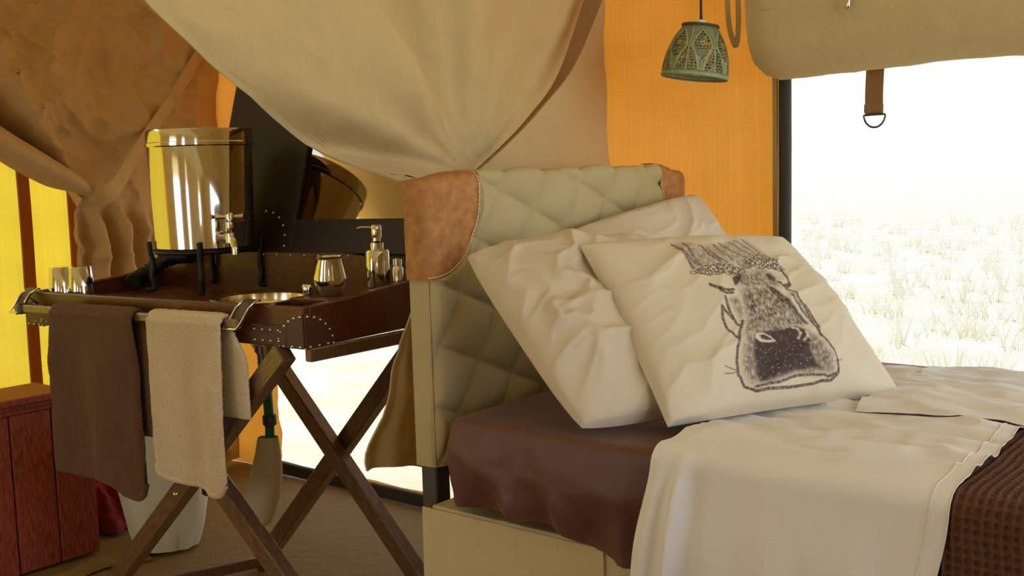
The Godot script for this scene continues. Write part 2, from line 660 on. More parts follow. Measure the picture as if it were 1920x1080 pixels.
func shell() -> void:
	# floor
	var fl := sheet_pieces([[-3.0, 3.3, -1.25, 2.7]], func(x, z):
		return Vector3(x, 0.004 * n1.get_noise_2d(x * 2, z * 2) - 0.004, z), 0.05)
	fl.box(Vector3(0.15, -0.05, 0.72), Vector3(6.3, 0.06, 3.95), 0.005)
	struct("floor", fl, M.floor_canvas, "khaki canvas groundsheet floor of the tent")
	# wall with the mesh windows (openings: washroom window, bedroom window)
	var w := sheet_pieces([
		[-3.0, -1.886, 0.0, 1.95], [-1.886, -0.42, 0.0, 0.045], [-1.886, -0.42, 1.25, 1.95], [-0.42, 0.235, 0.0, 1.95],
		[0.235, 2.3, 0.0, 0.50], [0.235, 2.3, 1.62, 1.95], [2.3, 3.3, 0.0, 1.95]], func(x, y): return Vector3(x, y, WALL_Z + wall_bump(x, y)))
	struct("wall_back", w, M.orange_canvas, "orange canvas tent wall glowing with daylight from outside")
	var wl := sheet_pieces([[-1.3, 2.7, 0.0, 2.2]], func(z, y): return Vector3(-2.95 + wall_bump(z, y), y, z), 0.06)
	var left := struct("wall_left", wl, M.yellow_canvas, "sunlit yellow canvas wall at the far left")
	for s in [[-0.735, 0.024], [-0.945, 0.022]]:
		var tr := MB.new()
		var ps := []
		for k in 20:
			ps.append(Vector3(-2.93, 0.0 + k * 0.11, s[0] + 0.004 * sin(k * 0.5)))
		tr.band(ps, Vector3(0, 0, 1), s[1] * 2.0, 0.012)
		obj("seam_strip", tr, M.seam_canvas, left)
	# right and front walls stand behind the camera, with tall open doorways
	var wr := sheet_pieces([[-1.2, -1.0, 0.0, 2.2], [-1.0, 1.1, 0.0, 0.62], [-1.0, 1.1, 2.14, 2.2], [1.1, 2.7, 0.0, 2.2]], func(z, y): return Vector3(3.25, y, z), 0.1)
	struct("wall_right", wr, M.khaki_canvas, "khaki canvas tent wall with an open doorway")
	var wf := sheet_pieces([[-3.0, -1.5, 0.0, 2.2], [-1.5, -0.8, 0.0, 0.3], [-1.5, -0.8, 1.9, 2.2], [-0.8, 0.0, 0.0, 2.2], [0.0, 0.22, 1.95, 2.2], [0.22, 2.0, 0.0, 2.2],
		[2.0, 2.25, 1.9, 2.2], [2.0, 2.25, 0.0, 1.0], [2.25, 3.3, 0.0, 2.2]], func(x, y): return Vector3(x, y, 2.65), 0.1)
	struct("wall_front", wf, M.khaki_canvas, "khaki canvas tent wall with tall openings")
	# pitched roof, with eaves that shade the walls
	var rf := MB.new()
	rf.grid(40, 40, func(a, b):
		var x: float = lerpf(-3.05, 3.6, a)
		var z: float = lerpf(-2.0, 3.5, b)
		var y := 2.65 - absf(z - 0.75) * 0.335
		return Vector3(x, y + 0.01 * n1.get_noise_2d(x, z), z))
	struct("ceiling", rf, M.roof_canvas, "pitched canvas tent roof")


func windows() -> void:
	# bedroom window: net, dark edge band and pale hem
	var w1 := Node3D.new()
	w1.name = "window_1"
	w1.set_meta("kind", "structure")
	w1.set_meta("label", "bright mesh window of the tent beside the bed")
	add_child(w1)
	var nt := MB.new()
	nt.grid(40, 24, func(a, b):
		var x: float = lerpf(0.235, 2.3, a)
		var y: float = lerpf(0.5, 1.62, b)
		return Vector3(x, y, WALL_Z - 0.004 + 0.008 * n1.get_noise_2d(x * 2, y * 2)))
	obj("mesh_screen", nt, M.net, w1)
	var hem := MB.new()
	hem.band(path([Vector3(0.205, 1.7, -1.142), Vector3(0.210, 1.3, -1.14), Vector3(0.209, 1.0, -1.142), Vector3(0.214, 0.5, -1.14)], 30), Vector3(1, 0, 0), 0.012, 0.008)
	obj("pale_hem", hem, M.khaki_canvas, w1)
	var pole := MB.new()
	pole.tube(path([Vector3(0.240, 1.75, -1.13), Vector3(0.243, 1.3, -1.128), Vector3(0.241, 0.9, -1.13), Vector3(0.243, 0.4, -1.128)], 24), 0.026, 14, true, 0.5)
	var p := struct("trim_1", pole, M.dark_band, "dark upright band between orange canvas and mesh window")
	# washroom window: net, sill band, side post
	var w2 := Node3D.new()
	w2.name = "window_2"
	w2.set_meta("kind", "structure")
	w2.set_meta("label", "bright low mesh window behind the washstand legs")
	add_child(w2)
	var b2 := MB.new()
	b2.grid(20, 14, func(a, b): return Vector3(lerpf(-1.886, -0.42, a), lerpf(0.045, 1.25, b), WALL_Z - 0.004))
	var m2: StandardMaterial3D = M.net.duplicate()
	m2.uv1_scale = Vector3(348, 286, 1)
	obj("mesh_screen", b2, m2, w2)
	var sill := MB.new()
	sill.box(Vector3(-1.15, 0.022, -1.143), Vector3(1.48, 0.045, 0.02), 0.004)
	struct("trim_2", sill, M.dark_band, "dark band along the foot of the washroom window")
	var cl := MB.new()
	cl.tube([Vector3(-1.90, 0.0, -1.12), Vector3(-1.895, 0.8, -1.12)], 0.014, 12)
	tag(obj("window_post", cl, M.grey_pipe), "slim grey upright pole beside low window under the washstand", "pole")
	# rolled-up window flap
	var roll := thing("rolled_blind", "rolled up khaki canvas window flap above bright mesh window", "blind")
	var rb := MB.new()
	rb.grid(70, 44, func(a, b):
		var x: float = 0.205 + a * 2.2
		var an: float = TAU * b
		var env := 1.0 - 0.25 * pow(1.0 - smooth(0.0, 0.03, a), 2.0)
		var sag := 0.006 * sin(x * 7.0)
		var ry := (0.155 + 0.008 * n1.get_noise_2d(x * 2.0, an)) * env
		var rz := (0.085 + 0.012 * n2.get_noise_3d(x * 1.5, cos(an), sin(an))) * env
		var wr := 0.004 * n3.get_noise_2d(x * 3.0 + an * 0.4, an * 0.9)
		return Vector3(x, 1.515 - sag + (ry + wr) * sin(an) + 0.006 * cos(an) * sin(x * 9.0), -1.05 + (rz + wr) * cos(an)), true, true)
	for e in [0, 1]:
		rb.grid(10, 24, func(a, b):
			var an: float = TAU * b
			var x: float = (0.206 + (1.0 - a) * -0.004) if e == 0 else 2.385
			return Vector3(x, 1.515 + 0.115 * a * sin(an), -1.05 + 0.064 * a * cos(an) + 0.004 * sin(a * 30.0)))
	obj("roll", rb, M.khaki_canvas, roll)
	var st := MB.new()
	st.band(path([Vector3(0.478, 1.46, -1.128), Vector3(0.478, 1.36, -1.118), Vector3(0.478, 1.30, -1.112), Vector3(0.480, 1.255, -1.110)], 14), Vector3(1, 0, 0), 0.043, 0.004)
	st.band([Vector3(0.480, 1.282, -1.106), Vector3(0.480, 1.262, -1.105)], Vector3(1, 0, 0), 0.046, 0.004)
	var so := obj("strap", st, M.strap_canvas, roll)
	so.set_meta("label", "brown webbing strap hanging below the roll")
	var ring := MB.new()
	var rp := []
	for k in 25:
		var an := PI + PI * k / 24.0
		rp.append(Vector3(0.481 + 0.026 * cos(an), 1.257 + 0.030 * sin(an), -1.108))
	rp.append(rp[0])
	ring.tube(rp, 0.0025, 8)
	obj("d_ring", ring, M.post_metal, so)
	# strap loop that hangs beside the lamp
	var lp := MB.new()
	lp.band(path([Vector3(0.118, 1.75, -1.05), Vector3(0.122, 1.60, -1.05), Vector3(0.128, 1.50, -1.05), Vector3(0.146, 1.445, -1.05), Vector3(0.150, 1.50, -1.058), Vector3(0.146, 1.60, -1.062), Vector3(0.144, 1.75, -1.065)], 40), Vector3(0.775, 0, -0.63), 0.013, 0.003)
	tag(obj("canvas_strap", lp, M.khaki_canvas), "khaki canvas strap loop hanging beside the green lamp", "strap")
	var hk := MB.new()
	hk.tube(path([Vector3(0.478, 1.56, -0.955), Vector3(0.480, 1.51, -0.950), Vector3(0.478, 1.493, -0.952), Vector3(0.472, 1.50, -0.956)], 14), 0.005, 8)
	tag(obj("metal_hook", hk, M.steel), "small metal toggle on the front of the rolled canvas flap", "hook")


# ---------------------------------------------------------------- curtains
func curtain_near() -> void:
	var t := thing("canvas_curtain", "pale khaki canvas curtain swept back behind the bed headboard", "curtain")
	# free edge: z at height y
	var edge := [[0.37, -0.275], [0.51, -0.118], [0.66, -0.190], [0.82, -0.272], [0.95, -0.335], [1.06, -0.385], [1.127, -0.314], [1.18, -0.185], [1.258, -0.015], [1.363, 0.189], [1.478, 0.352], [1.75, 0.66], [2.2, 1.05]]
	var f := func(a, b):
		var yl: float = lerpf(2.15, 0.505, b)
		var zl := curve(edge, yl)
		var yr: float = lerpf(2.15, 0.02, b)
		var aa: float = pow(a, 1.15)
		var z: float = lerpf(zl, -1.165, aa)
		var y := lerpf(yl, yr, smooth(0.0, 1.0, aa) if b > 0.6 else aa)
		var dz := z + 0.56
		var dy := y - 1.14
		var rho := sqrt(dz * dz + dy * dy)
		var phi := atan2(dy, dz)
		var x := -0.325
		# big folds that radiate from the tie
		var up := smooth(-0.05, 0.15, phi) * smooth(2.9, 2.2, phi)
		x += up * smooth(0.05, 0.5, rho) * (0.045 * sin(phi * 5.2 - 0.6) + 0.014 * sin(phi * 9.0 + 1.0)) * smooth(1.0, 0.8, a)
		x += up * 0.005 * sin(phi * 22.0) * smooth(0.4, 0.08, rho)
		# the hem rolls over along the free edge
		x -= 0.075 * pow(smooth(0.36, 0.17, phi), 1.4) * smooth(1.13, 1.22, y) * smooth(0.1, 0.3, rho)
		# one long fold that falls from the top to the tie
		x += smooth(0.06, 0.35, rho) * (0.055 * smooth(0.45, 0.86, phi) * (1.0 - smooth(0.86, 0.96, phi)) - 0.02 * smooth(0.86, 0.96, phi) * (1.0 - smooth(1.0, 1.5, phi)) - 0.03 * exp(-pow((phi - 1.42) / 0.10, 2.0)))
		# hanging tail, clear of the washstand
		x += 0.05 * smooth(1.2, 1.02, y)
		x += smooth(1.1, 0.95, y) * (0.020 * sin(z * 30.0 + 1.2 + (y - 0.5) * 2.5) * smooth(0.0, 0.08, a) + 0.01 * n1.get_noise_2d(z * 6, y * 3))
		x += (0.016 * n1.get_noise_2d(z * 2.2, y * 2.2) + 0.009 * creases(z * 1.5 + y * 1.3, y * 1.2 - z * 1.2)) * smooth(1.0, 0.85, a)
		return Vector3(x, y, z)
	var c := MB.new()
	c.grid(130, 150, f)
	obj("cloth", c, M.khaki_canvas, t)
	var h := MB.new()
	var hp := []
	for k in 90:
		hp.append(f.call(0.0, k / 89.0) + Vector3(0.002, 0, 0))
	h.band(hp, Vector3(0, 0, 1), 0.012, 0.005)
	obj("hem", h, M.khaki_canvas, t)
	var s := MB.new()
	s.band(path([Vector3(-0.27, 1.80, -1.15), Vector3(-0.262, 1.62, -1.025), Vector3(-0.255, 1.41, -0.873), Vector3(-0.258, 1.293, -0.735), Vector3(-0.262, 1.215, -0.62), Vector3(-0.275, 1.14, -0.50)], 40),
		Vector3(0.5, 0.55, -0.6), func(q): return lerpf(0.055, 0.022, smooth(0.1, 0.6, q)), 0.004)
	var so := obj("tieback_strap", s, M.strap_canvas, t)
	so.set_meta("label", "brown canvas tieback strap")


func curtain_far() -> void:
	var t := thing("canvas_curtain", "brown crumpled canvas curtain tied back at far left beyond the washstand", "curtain")
	var edge := [[0.02, -0.47], [0.30, -0.47], [0.82, -0.495], [0.95, -0.490], [1.03, -0.515], [1.085, -0.545], [1.115, -0.53], [1.16, -0.44], [1.232, -0.272], [1.36, -0.06], [1.6, 0.16], [2.2, 0.6]]
	var f := func(a, b):
		var y: float = lerpf(2.1, 0.015, b)
		var zl := curve(edge, y)
		var aa: float = pow(a, 1.1)
		var z: float = lerpf(zl, -1.168, aa)
		var dz := z + 0.585
		var dy := y - 1.10
		var rho := sqrt(dz * dz + dy * dy)
		var phi := atan2(dy, dz)
		var x := -2.16
		var up := smooth(0.1, 0.35, phi) * smooth(3.1, 2.4, phi)
		# a deep crease, and the free edge bellying out below it
		var crease: float = phi - 0.70
		x += smooth(0.03, 0.25, rho) * (0.10 * exp(-pow((phi - 0.50) / 0.13, 2.0)) - 0.16 * exp(-pow((crease + 0.03) / 0.08, 2.0)) + 0.09 * exp(-pow((phi - 0.90) / 0.14, 2.0)))
		x += up * smooth(0.05, 0.5, rho) * 0.022 * sin(phi * 6.0 + 0.5)
		x += 0.03 * n1.get_noise_2d(z * 3.0, y * 3.0) * smooth(0.0, 0.2, rho) * smooth(1.0, 0.88, a)
		x += (0.018 * n3.get_noise_2d(z * 2.2 + y, y * 3.6) + 0.030 * creases(z * 1.7 + y * 0.8, y * 2.4 - z * 0.6) + 0.008 * creases(z * 4.0 + 4.0, y * 5.0)) * smooth(1.0, 0.88, a) * smooth(0.05, 0.3, rho)
		# gathered tail
		var below := smooth(1.10, 0.98, y)
		var tail := exp(-pow((z + 0.66) / 0.17, 2.0))
		x += below * tail * (0.055 + 0.048 * sin((z + 0.6) * (70.0 - 30.0 * smooth(1.0, 0.4, y)) + 0.4))
		x += exp(-pow(dz / 0.07, 2.0) - pow(dy / 0.035, 2.0)) * 0.04
		return Vector3(x, y, z)
	var c := MB.new()
	c.grid(140, 170, f)
	obj("cloth", c, M.brown_canvas, t)
	var h := MB.new()
	var hp := []
	for k in 90:
		hp.append(f.call(0.0, k / 89.0) + Vector3(0.002, 0, 0))
	h.band(hp, Vector3(0, 0, 1), 0.010, 0.005)
	obj("hem", h, M.brown_canvas, t)
	# the free edge rolled over into a broad fold in front
	var lo := [[0.0, 1.098], [0.06, 1.100], [0.177, 1.117], [0.318, 1.140], [0.45, 1.180], [0.595, 1.234], [0.81, 1.333], [1.0, 1.43]]
	var hi := [[0.0, 1.112], [0.06, 1.125], [0.177, 1.180], [0.318, 1.238], [0.45, 1.290], [0.595, 1.345], [0.81, 1.438], [1.0, 1.53]]
	var fo := MB.new()
	fo.grid(60, 20, func(a, b):
		var e: float = curve(lo, a)
		var z: float = lerpf(-0.60, 0.0, a)
		var top: float = curve(hi, a)
		var y := lerpf(e, top, b)
		var bulge := sin(PI * minf(1.0, b * 1.05)) * 0.05 * smooth(0.0, 0.3, a) - 0.05 * smooth(0.85, 1.0, b)
		return Vector3(-2.085 + bulge - 0.03 * smooth(0.12, 0.0, b) + 0.004 * n1.get_noise_2d(z * 8, y * 8), y, z - 0.02 * b))
	obj("rolled_edge", fo, M.brown_canvas, t)
	var s := MB.new()
	s.band(path([Vector3(-2.15, 1.72, -1.15), Vector3(-2.10, 1.606, -1.035), Vector3(-2.085, 1.42, -0.88), Vector3(-2.075, 1.26, -0.74), Vector3(-2.055, 1.16, -0.655), Vector3(-2.04, 1.118, -0.605), Vector3(-2.055, 1.10, -0.575), Vector3(-2.12, 1.092, -0.562), Vector3(-2.24, 1.095, -0.565)], 50),
		Vector3(0.1, 0.8, 0.45), func(q): return lerpf(0.045, 0.07, smooth(0.3, 0.8, q)), 0.004)
	obj("tieback_strap", s, M.brown_canvas, t).set_meta("label", "canvas tieback strap round the gathered cloth")


# ---------------------------------------------------------------- bed
func hb_top(z: float) -> float:
	return 1.148 - 0.016 * pow(smooth(-0.25, -0.05, z), 1.5) - 0.022 * smooth(-0.88, -1.04, z)


# the headboard's skin unrolled: s across from the near end (s < 0 is the end face), t up from the bottom, beyond the top it turns back
func hb(s: float, y: float, over: float, off: float) -> Vector3:
	var z := -0.05 - clampf(s, 0.0, 0.985)
	var x := off
	var r := 0.012
	if s < r:
		var q := clampf((s + r) / (2.0 * r), 0.0, 1.0)     # rounded near edge
		var an := (1.0 - q) * PI / 2
		if s > -r:
			x = -r + (r + off) * cos(an)
			z = -0.05 - r + (r + off) * sin(an)
		else:
			x = s
			z = -0.05 + off
	if s > 0.985 - r:
		var q := clampf((s - 0.985 + r) / (2.0 * r), 0.0, 1.0)
		var an := q * PI / 2
		if s < 0.985 + r:
			x = -r + (r + off) * cos(an)
			z = -1.035 + r - (r + off) * sin(an)
		else:
			x = -(s - 0.985)
			z = -1.035 - off
	var top := hb_top(z)
	var yy := minf(y, top)
	if over > 0.0:      # roll over the top
		var an := clampf(over / (r * PI / 2), 0.0, 1.0) * PI / 2
		yy = top - r + (r + off) * sin(an)
		x = x - (r + off) * (1.0 - cos(an)) - maxf(0.0, over - r * PI / 2)
	elif y > top - r:
		yy = top - r
	return Vector3(x, yy, z)


func quilt(z: float, y: float) -> float:
	var dz := z + 0.14
	var dy := y - 0.91
	# dz = a*.065 - b*.11 ; dy = -a*.1 - b*.045
	var det := 0.065 * -0.045 - (-0.11) * -0.1
	var a := (dz * -0.045 - (-0.11) * dy) / det
	var b := (0.065 * dy - (-0.1) * dz) / det
	return 0.020 * pow(absf(sin(PI * a)) * absf(sin(PI * b)), 0.45)


func leather(s: float, down: float) -> bool:
	var q := clampf(s / 0.155, 0.0, 1.0)
	var q2 := clampf((0.985 - s) / 0.135, 0.0, 1.0)
	return down < 0.178 * pow(maxf(0.0, 1.0 - pow(q, 2.6)), 1.0 / 2.2) or down < 0.14 * pow(maxf(0.0, 1.0 - pow(q2, 2.6)), 1.0 / 2.2)


func bed() -> void:
	var t := thing("camp_bed", "single camp bed with a tall quilted beige headboard and canvas skirt", "bed")
	var h := MB.new()
	h.grid(240, 170, func(a, b):
		var s: float = lerpf(-0.05, 1.035, a)
		var z := -0.05 - clampf(s, 0.0, 0.985)
		var top := hb_top(z) - 0.012
		var tt: float = b * 1.10
		var y := lerpf(0.567, top, minf(tt, 1.0))
		var over := maxf(0.0, tt - 1.0) * 0.62
		var off := 0.0
		if s > 0.0 and s < 0.985:
			off = quilt(z, y + over) * (0.25 if leather(s, top - y) else 1.0) * smooth(0.0, 0.02, s) * smooth(0.985, 0.965, s) * (1.0 - 0.75 * smooth(0.0, 0.03, over))
		return hb(s, y, over, off), true)
	h.box(Vector3(-0.028, 0.85, -0.5425), Vector3(0.036, 0.56, 0.94), 0.01)
	var head := obj("headboard", h, M.headboard_fabric, t)
	for e in 2:
		var lc := MB.new()
		var w: float = 0.155 if e == 0 else 0.135
		var hh: float = 0.178 if e == 0 else 0.14
		lc.grid(60, 60, func(a, b):
			# from the end face round onto the front, lower border a quarter of a super-ellipse
			var s: float = lerpf(-0.052, w, a)
			var q: float = clampf(s / w, 0.0, 1.0)
			var low: float = hh * pow(maxf(0.0, 1.0 - pow(q, 2.6)), 1.0 / 2.2)
			var ss: float = s if e == 0 else 0.985 - s
			var z := -0.05 - clampf(ss, 0.0, 0.985)
			var top := hb_top(z) - 0.012
			var down: float = lerpf(low, -0.062, b)
			var y := top - maxf(down, 0.0)
			var off: float = 0.006 + (quilt(z, y + maxf(0.0, -down)) * 0.25 * smooth(0.0, 0.02, s) if s > 0.0 else 0.0) + 0.0015 * n1.get_noise_2d(z * 20, y * 20)
			return hb(ss, y, maxf(0.0, -down), off), e == 0)
		var lo := obj("leather_corner", lc, M.tan_leather, head)
		lo.set_meta("label", "tan leather corner patch with pale stitching")
		var st := MB.new()
		var prev := Vector3.ZERO
		var cnt := 46 if e == 0 else 30
		var acc := []
		for k in 200:
			var q := k / 199.0
			var an := q * PI / 2
			var s := (w - 0.006) * pow(sin(an), 2.0 / 2.6)
			var d := (hh - 0.006) * pow(cos(an), 2.0 / 2.2)
			var ss := s if e == 0 else 0.985 - s
			var z := -0.05 - ss
			acc.append(hb(ss, hb_top(z) - 0.012 - d, 0.0, 0.0085 + quilt(z, hb_top(z) - 0.012 - d) * 0.25))
		for k in 8:     # on over the top
			acc.append(hb((w - 0.006) if e == 0 else 0.985 - w + 0.006, 2.0, k * 0.008, 0.0085))
		var run := 0.0
		var start: Vector3 = acc[0]
		for k in range(1, acc.size()):
			run += (acc[k] - acc[k - 1]).length()
			if run > 0.0075:
				var p: Vector3 = acc[k]
				st.tube([start.lerp(p, 0.12), start.lerp(p, 0.5) + Vector3(0.001, 0, 0), start.lerp(p, 0.88)], 0.0011, 5)
				start = p
				run = 0.0
		var sto := obj("stitching", st, M.thread, head)
		sto.set_meta("kind", "stuff")
	var pip := MB.new()
	var pp := []
	for k in 40:
		pp.append(hb(0.004, lerpf(0.57, 0.965, k / 39.0), 0.0, 0.001))
	pip.tube(pp, 0.0013, 6)
	obj("seam_stitch", pip, M.strap_canvas, head)
	for z in [-0.075, -1.01]:
		var p := MB.new()
		p.box(Vector3(-0.022, 0.285, z), Vector3(0.042, 0.565, 0.042), 0.003)
		obj("post", p, M.post_metal, t)
	# frame and skirt
	var hp := MB.new()
	hp.box(Vector3(0.012, 0.53, -0.53), Vector3(0.012, 0.10, 0.86), 0.003)
	obj("head_panel", hp, M.skirt_canvas, t)
	for z in [-0.06, -0.965]:
		var r := MB.new()
		r.box(Vector3(1.0, 0.478, z), Vector3(1.98, 0.03, 0.03), 0.004)
		obj("side_rail", r, M.post_metal, t)
	var dk := MB.new()
	dk.box(Vector3(1.0, 0.499, -0.508), Vector3(1.96, 0.010, 0.985), 0.003)
	obj("sling", dk, M.skirt_canvas, t)
	var sk := MB.new()
	sk.grid(120, 30, func(a, b):
		var x: float = a * 2.0 - 0.002
		var y: float = lerpf(0.499, 0.012, b)
		return Vector3(x, y, -0.012 + 0.008 * b + 0.006 * b * n1.get_noise_2d(x * 3, 3.0)))
	sk.grid(3, 8, func(a, b): return Vector3(-0.002, lerpf(0.499, 0.012, b), lerpf(-0.05, -0.012 + 0.008 * b, a)))
	sk.band([Vector3(0.425, 0.498, -0.009), Vector3(0.432, 0.012, -0.001)], Vector3(1, 0, 0), 0.016, 0.004)
	obj("skirt", sk, M.skirt_canvas, t)
	for z in [-0.06, -0.95]:
		var le := MB.new()
		le.box(Vector3(1.95, 0.23, z), Vector3(0.04, 0.46, 0.04), 0.003)
		obj("foot_leg", le, M.post_metal, t)
	# wooden ledge beyond the bed
	var lg := MB.new()
	lg.box(Vector3(1.3, 0.33, -1.085), Vector3(1.9, 0.655, 0.075), 0.006)
	tag(obj("wooden_ledge", lg, M.chest_wood), "low reddish wooden ledge between bed and mesh window", "ledge")


func bed_y(x: float, z: float) -> float:
	return 0.702 - 0.030 * smooth(-0.45, -0.95, z) + 0.004 * n1.get_noise_2d(x * 2.0, z * 2.0)


# the bed's upper skin from the near side hem (d < 0 hangs) over the top to the far side; off pushes outwards
func bed_skin(x: float, d: float, off: float, x0 := -10.0) -> Vector3:
	var r := 0.022
	var p: Vector3
	var arc := r * PI / 2
	if d < 0.0:
		p = Vector3(x, 0.702 - r + d, 0.022 + off)
	elif d < arc:
		var an := d / r
		p = Vector3(x, 0.702 - r + (r + off) * sin(an), 0.022 - r + (r + off) * cos(an))
	else:
		var z := 0.022 - r - (d - arc)
		var far := smooth(-0.90, -0.99, z)
		p = Vector3(x, bed_y(x, z) + off - 0.05 * far * far, z)
	return p


func bedding() -> void:
	var t := thing("mattress", "mattress in a dark brown fitted sheet under the pillows", "mattress")
	var b := MB.new()
	b.grid(150, 130, func(a, c):
		var x: float = lerpf(0.075, 1.95, a)
		var d: float = lerpf(lerpf(-0.145, -0.188, smooth(0.08, 0.55, x)), 1.05, c)
		var ends := smooth(0.0, 0.045, x - 0.075)
		var off := -0.006
		if d < 0.03:
			off += 0.012 * sin(clampf((-d + 0.03) / 0.2, 0, 1) * PI) + (0.007 * n1.get_noise_2d(x * 5, d * 7) + 0.010 * creases(x * 2.2 + d * 2.0, d * 2.4 - x * 1.2) * smooth(0.55, 0.2, x)) * smooth(0.03, -0.05, d)
			off = lerpf(-0.008, off, smooth(0.60, 0.48, x))
			# elastic hem gathers
			off += smooth(-0.06, -0.15, d) * (0.010 * sin(x * 55.0 + 3.0 * n2.get_noise_1d(x * 6)) - 0.012)
			d -= smooth(-0.1, -0.175, d) * 0.012 * sin(x * 13.0 + 0.7)
		var p := bed_skin(x, d, off)
		# rounded head end
		p.z = lerpf(p.z - 0.06, p.z, sqrt(ends)) if d < 0.4 else p.z
		p.y -= (1.0 - sqrt(ends)) * 0.05 * smooth(-0.05, 0.05, d)
		return p)
	b.grid(20, 60, func(a, c):      # head end
		var d: float = lerpf(-0.145, 1.05, c)
		var p := bed_skin(0.075, d, -0.006)
		if d < 0.4:
			p.z -= 0.06
		p.y -= 0.05 * smooth(-0.05, 0.05, d)
		return Vector3(0.075 + 0.004 * sin(a * PI), lerpf(p.y, 0.51, a), p.z))
	b.box(Vector3(1.0, 0.58, -0.5), Vector3(1.8, 0.13, 0.86), 0.02)
	obj("fitted_sheet", b, M.brown_sheet, t)

	var s := thing("bed_sheet", "pale beige flat sheet folded down across the middle of the bed", "sheet")
	var sb := MB.new()
	var sheet := func(a, c):
		var d: float = lerpf(-0.30, 1.04, c)
		var x0 := 0.556 + 0.045 * smooth(0.0, 0.9, d) - 0.035 * smooth(0.0, -0.25, d) + 0.006 * sin(d * 14.0)
		var x1 := 1.022 - 0.022 * smooth(0.0, -0.2, d) + 0.004 * sin(d * 11.0)
		var x: float = lerpf(x0, x1, a)
		var off := 0.010
		if d < 0.02:
			var k := smooth(0.02, -0.15, d)
			off += k * (0.016 + 0.008 * n1.get_noise_2d(x * 7, d * 2 + 3))
			off += smooth(0.03, -0.06, d) * (0.018 * exp(-pow((x - 0.612 - d * 0.12) / 0.013, 2.0)) - 0.010 * exp(-pow((x - 0.640 - d * 0.10) / 0.018, 2.0)) + 0.010 * exp(-pow((x - 0.575 - d * 0.16) / 0.012, 2.0)) + 0.004 * exp(-pow((x - 0.80 - d * 0.2) / 0.03, 2.0)))
		else:
			# long soft ridges that run along the bed, and small creases
			var wv := n1.get_noise_2d(x * 2.2 + 4.0, d * 7.0)
			off += 0.012 * wv * smooth(0.02, 0.1, d) + 0.016 * n3.get_noise_2d(x * 1.6 + d * 1.2, d * 4.0 - x * 0.5) * smooth(0.03, 0.12, d)
			off += 0.010 * exp(-pow((d - 0.135 - 0.03 * sin(x * 8.0)) / 0.015, 2.0)) * smooth(0.68, 0.8, x) * smooth(1.0, 0.9, x)
			off += 0.008 * exp(-pow((d - 0.22 - 0.025 * sin(x * 7.0 + 1.0)) / 0.014, 2.0)) * smooth(0.72, 0.86, x)
		return bed_skin(x, d, off)
	sb.grid(110, 190, sheet)
	obj("cloth", sb, M.beige_sheet, s)
	var hm := MB.new()
	for a in [0.945, 0.9995]:
		var ps := []
		for k in 160:
			var q: Vector3 = sheet.call(a, k / 159.0)
			ps.append(q + (Vector3(0, 0, 0.0012) if k / 159.0 < 0.25 else Vector3(0, 0.0012, 0)))
		hm.tube(ps, 0.0007, 5)
	obj("hem_stitch", hm, M.beige_sheet, s)
	var tp := MB.new()
	tp.grid(70, 70, func(a, c):
		var x: float = lerpf(0.74 - 0.06 * c, 1.06, a)
		var d: float = lerpf(0.385 - 0.012 * sin(a * 3.0), 1.03, c)
		var p: Vector3 = sheet.call(clampf((x - 0.59) / 0.432, 0.0, 1.0), (d + 0.30) / 1.34)
		p.x = x
		return p + Vector3(0, 0.004 + 0.006 * smooth(0.0, 0.03, c) * (1.0 - a * 0.3) + 0.002 * n1.get_noise_2d(x * 9, d * 9), 0))
	obj("turned_back_layer", tp, M.beige_sheet, s)

	var bl := MB.new()
	var nx := 150
	bl.grid(nx, 470, func(a, c):
		var k: float = a * nx
		var x := 1.012 + (k * 0.00275 if k < 128 else 128 * 0.00275 + (k - 128) * 0.026)
		var d: float = lerpf(-0.35, 0.95, c)
		var fade := 1.0 if k < 128 else 0.0
		var ux := x / 0.0125
		var ud := d / 0.0135
		var rx := pow(absf(cos(PI * ux)), 3.0)
		var rd := pow(absf(cos(PI * ud)), 3.0)
		var off := 0.003 + fade * 0.0062 * maxf(rx, rd * 0.8) + 0.002 * n1.get_noise_2d(x * 5, d * 5)
		if d < 0.0:
			off += 0.006 * smooth(0.0, -0.2, d)
		return bed_skin(x + 0.006 * n2.get_noise_1d(d * 5), d, off))
	tag(obj("waffle_blanket", bl, M.blanket_wool), "dark brown waffle weave blanket at the foot of the bed", "blanket")


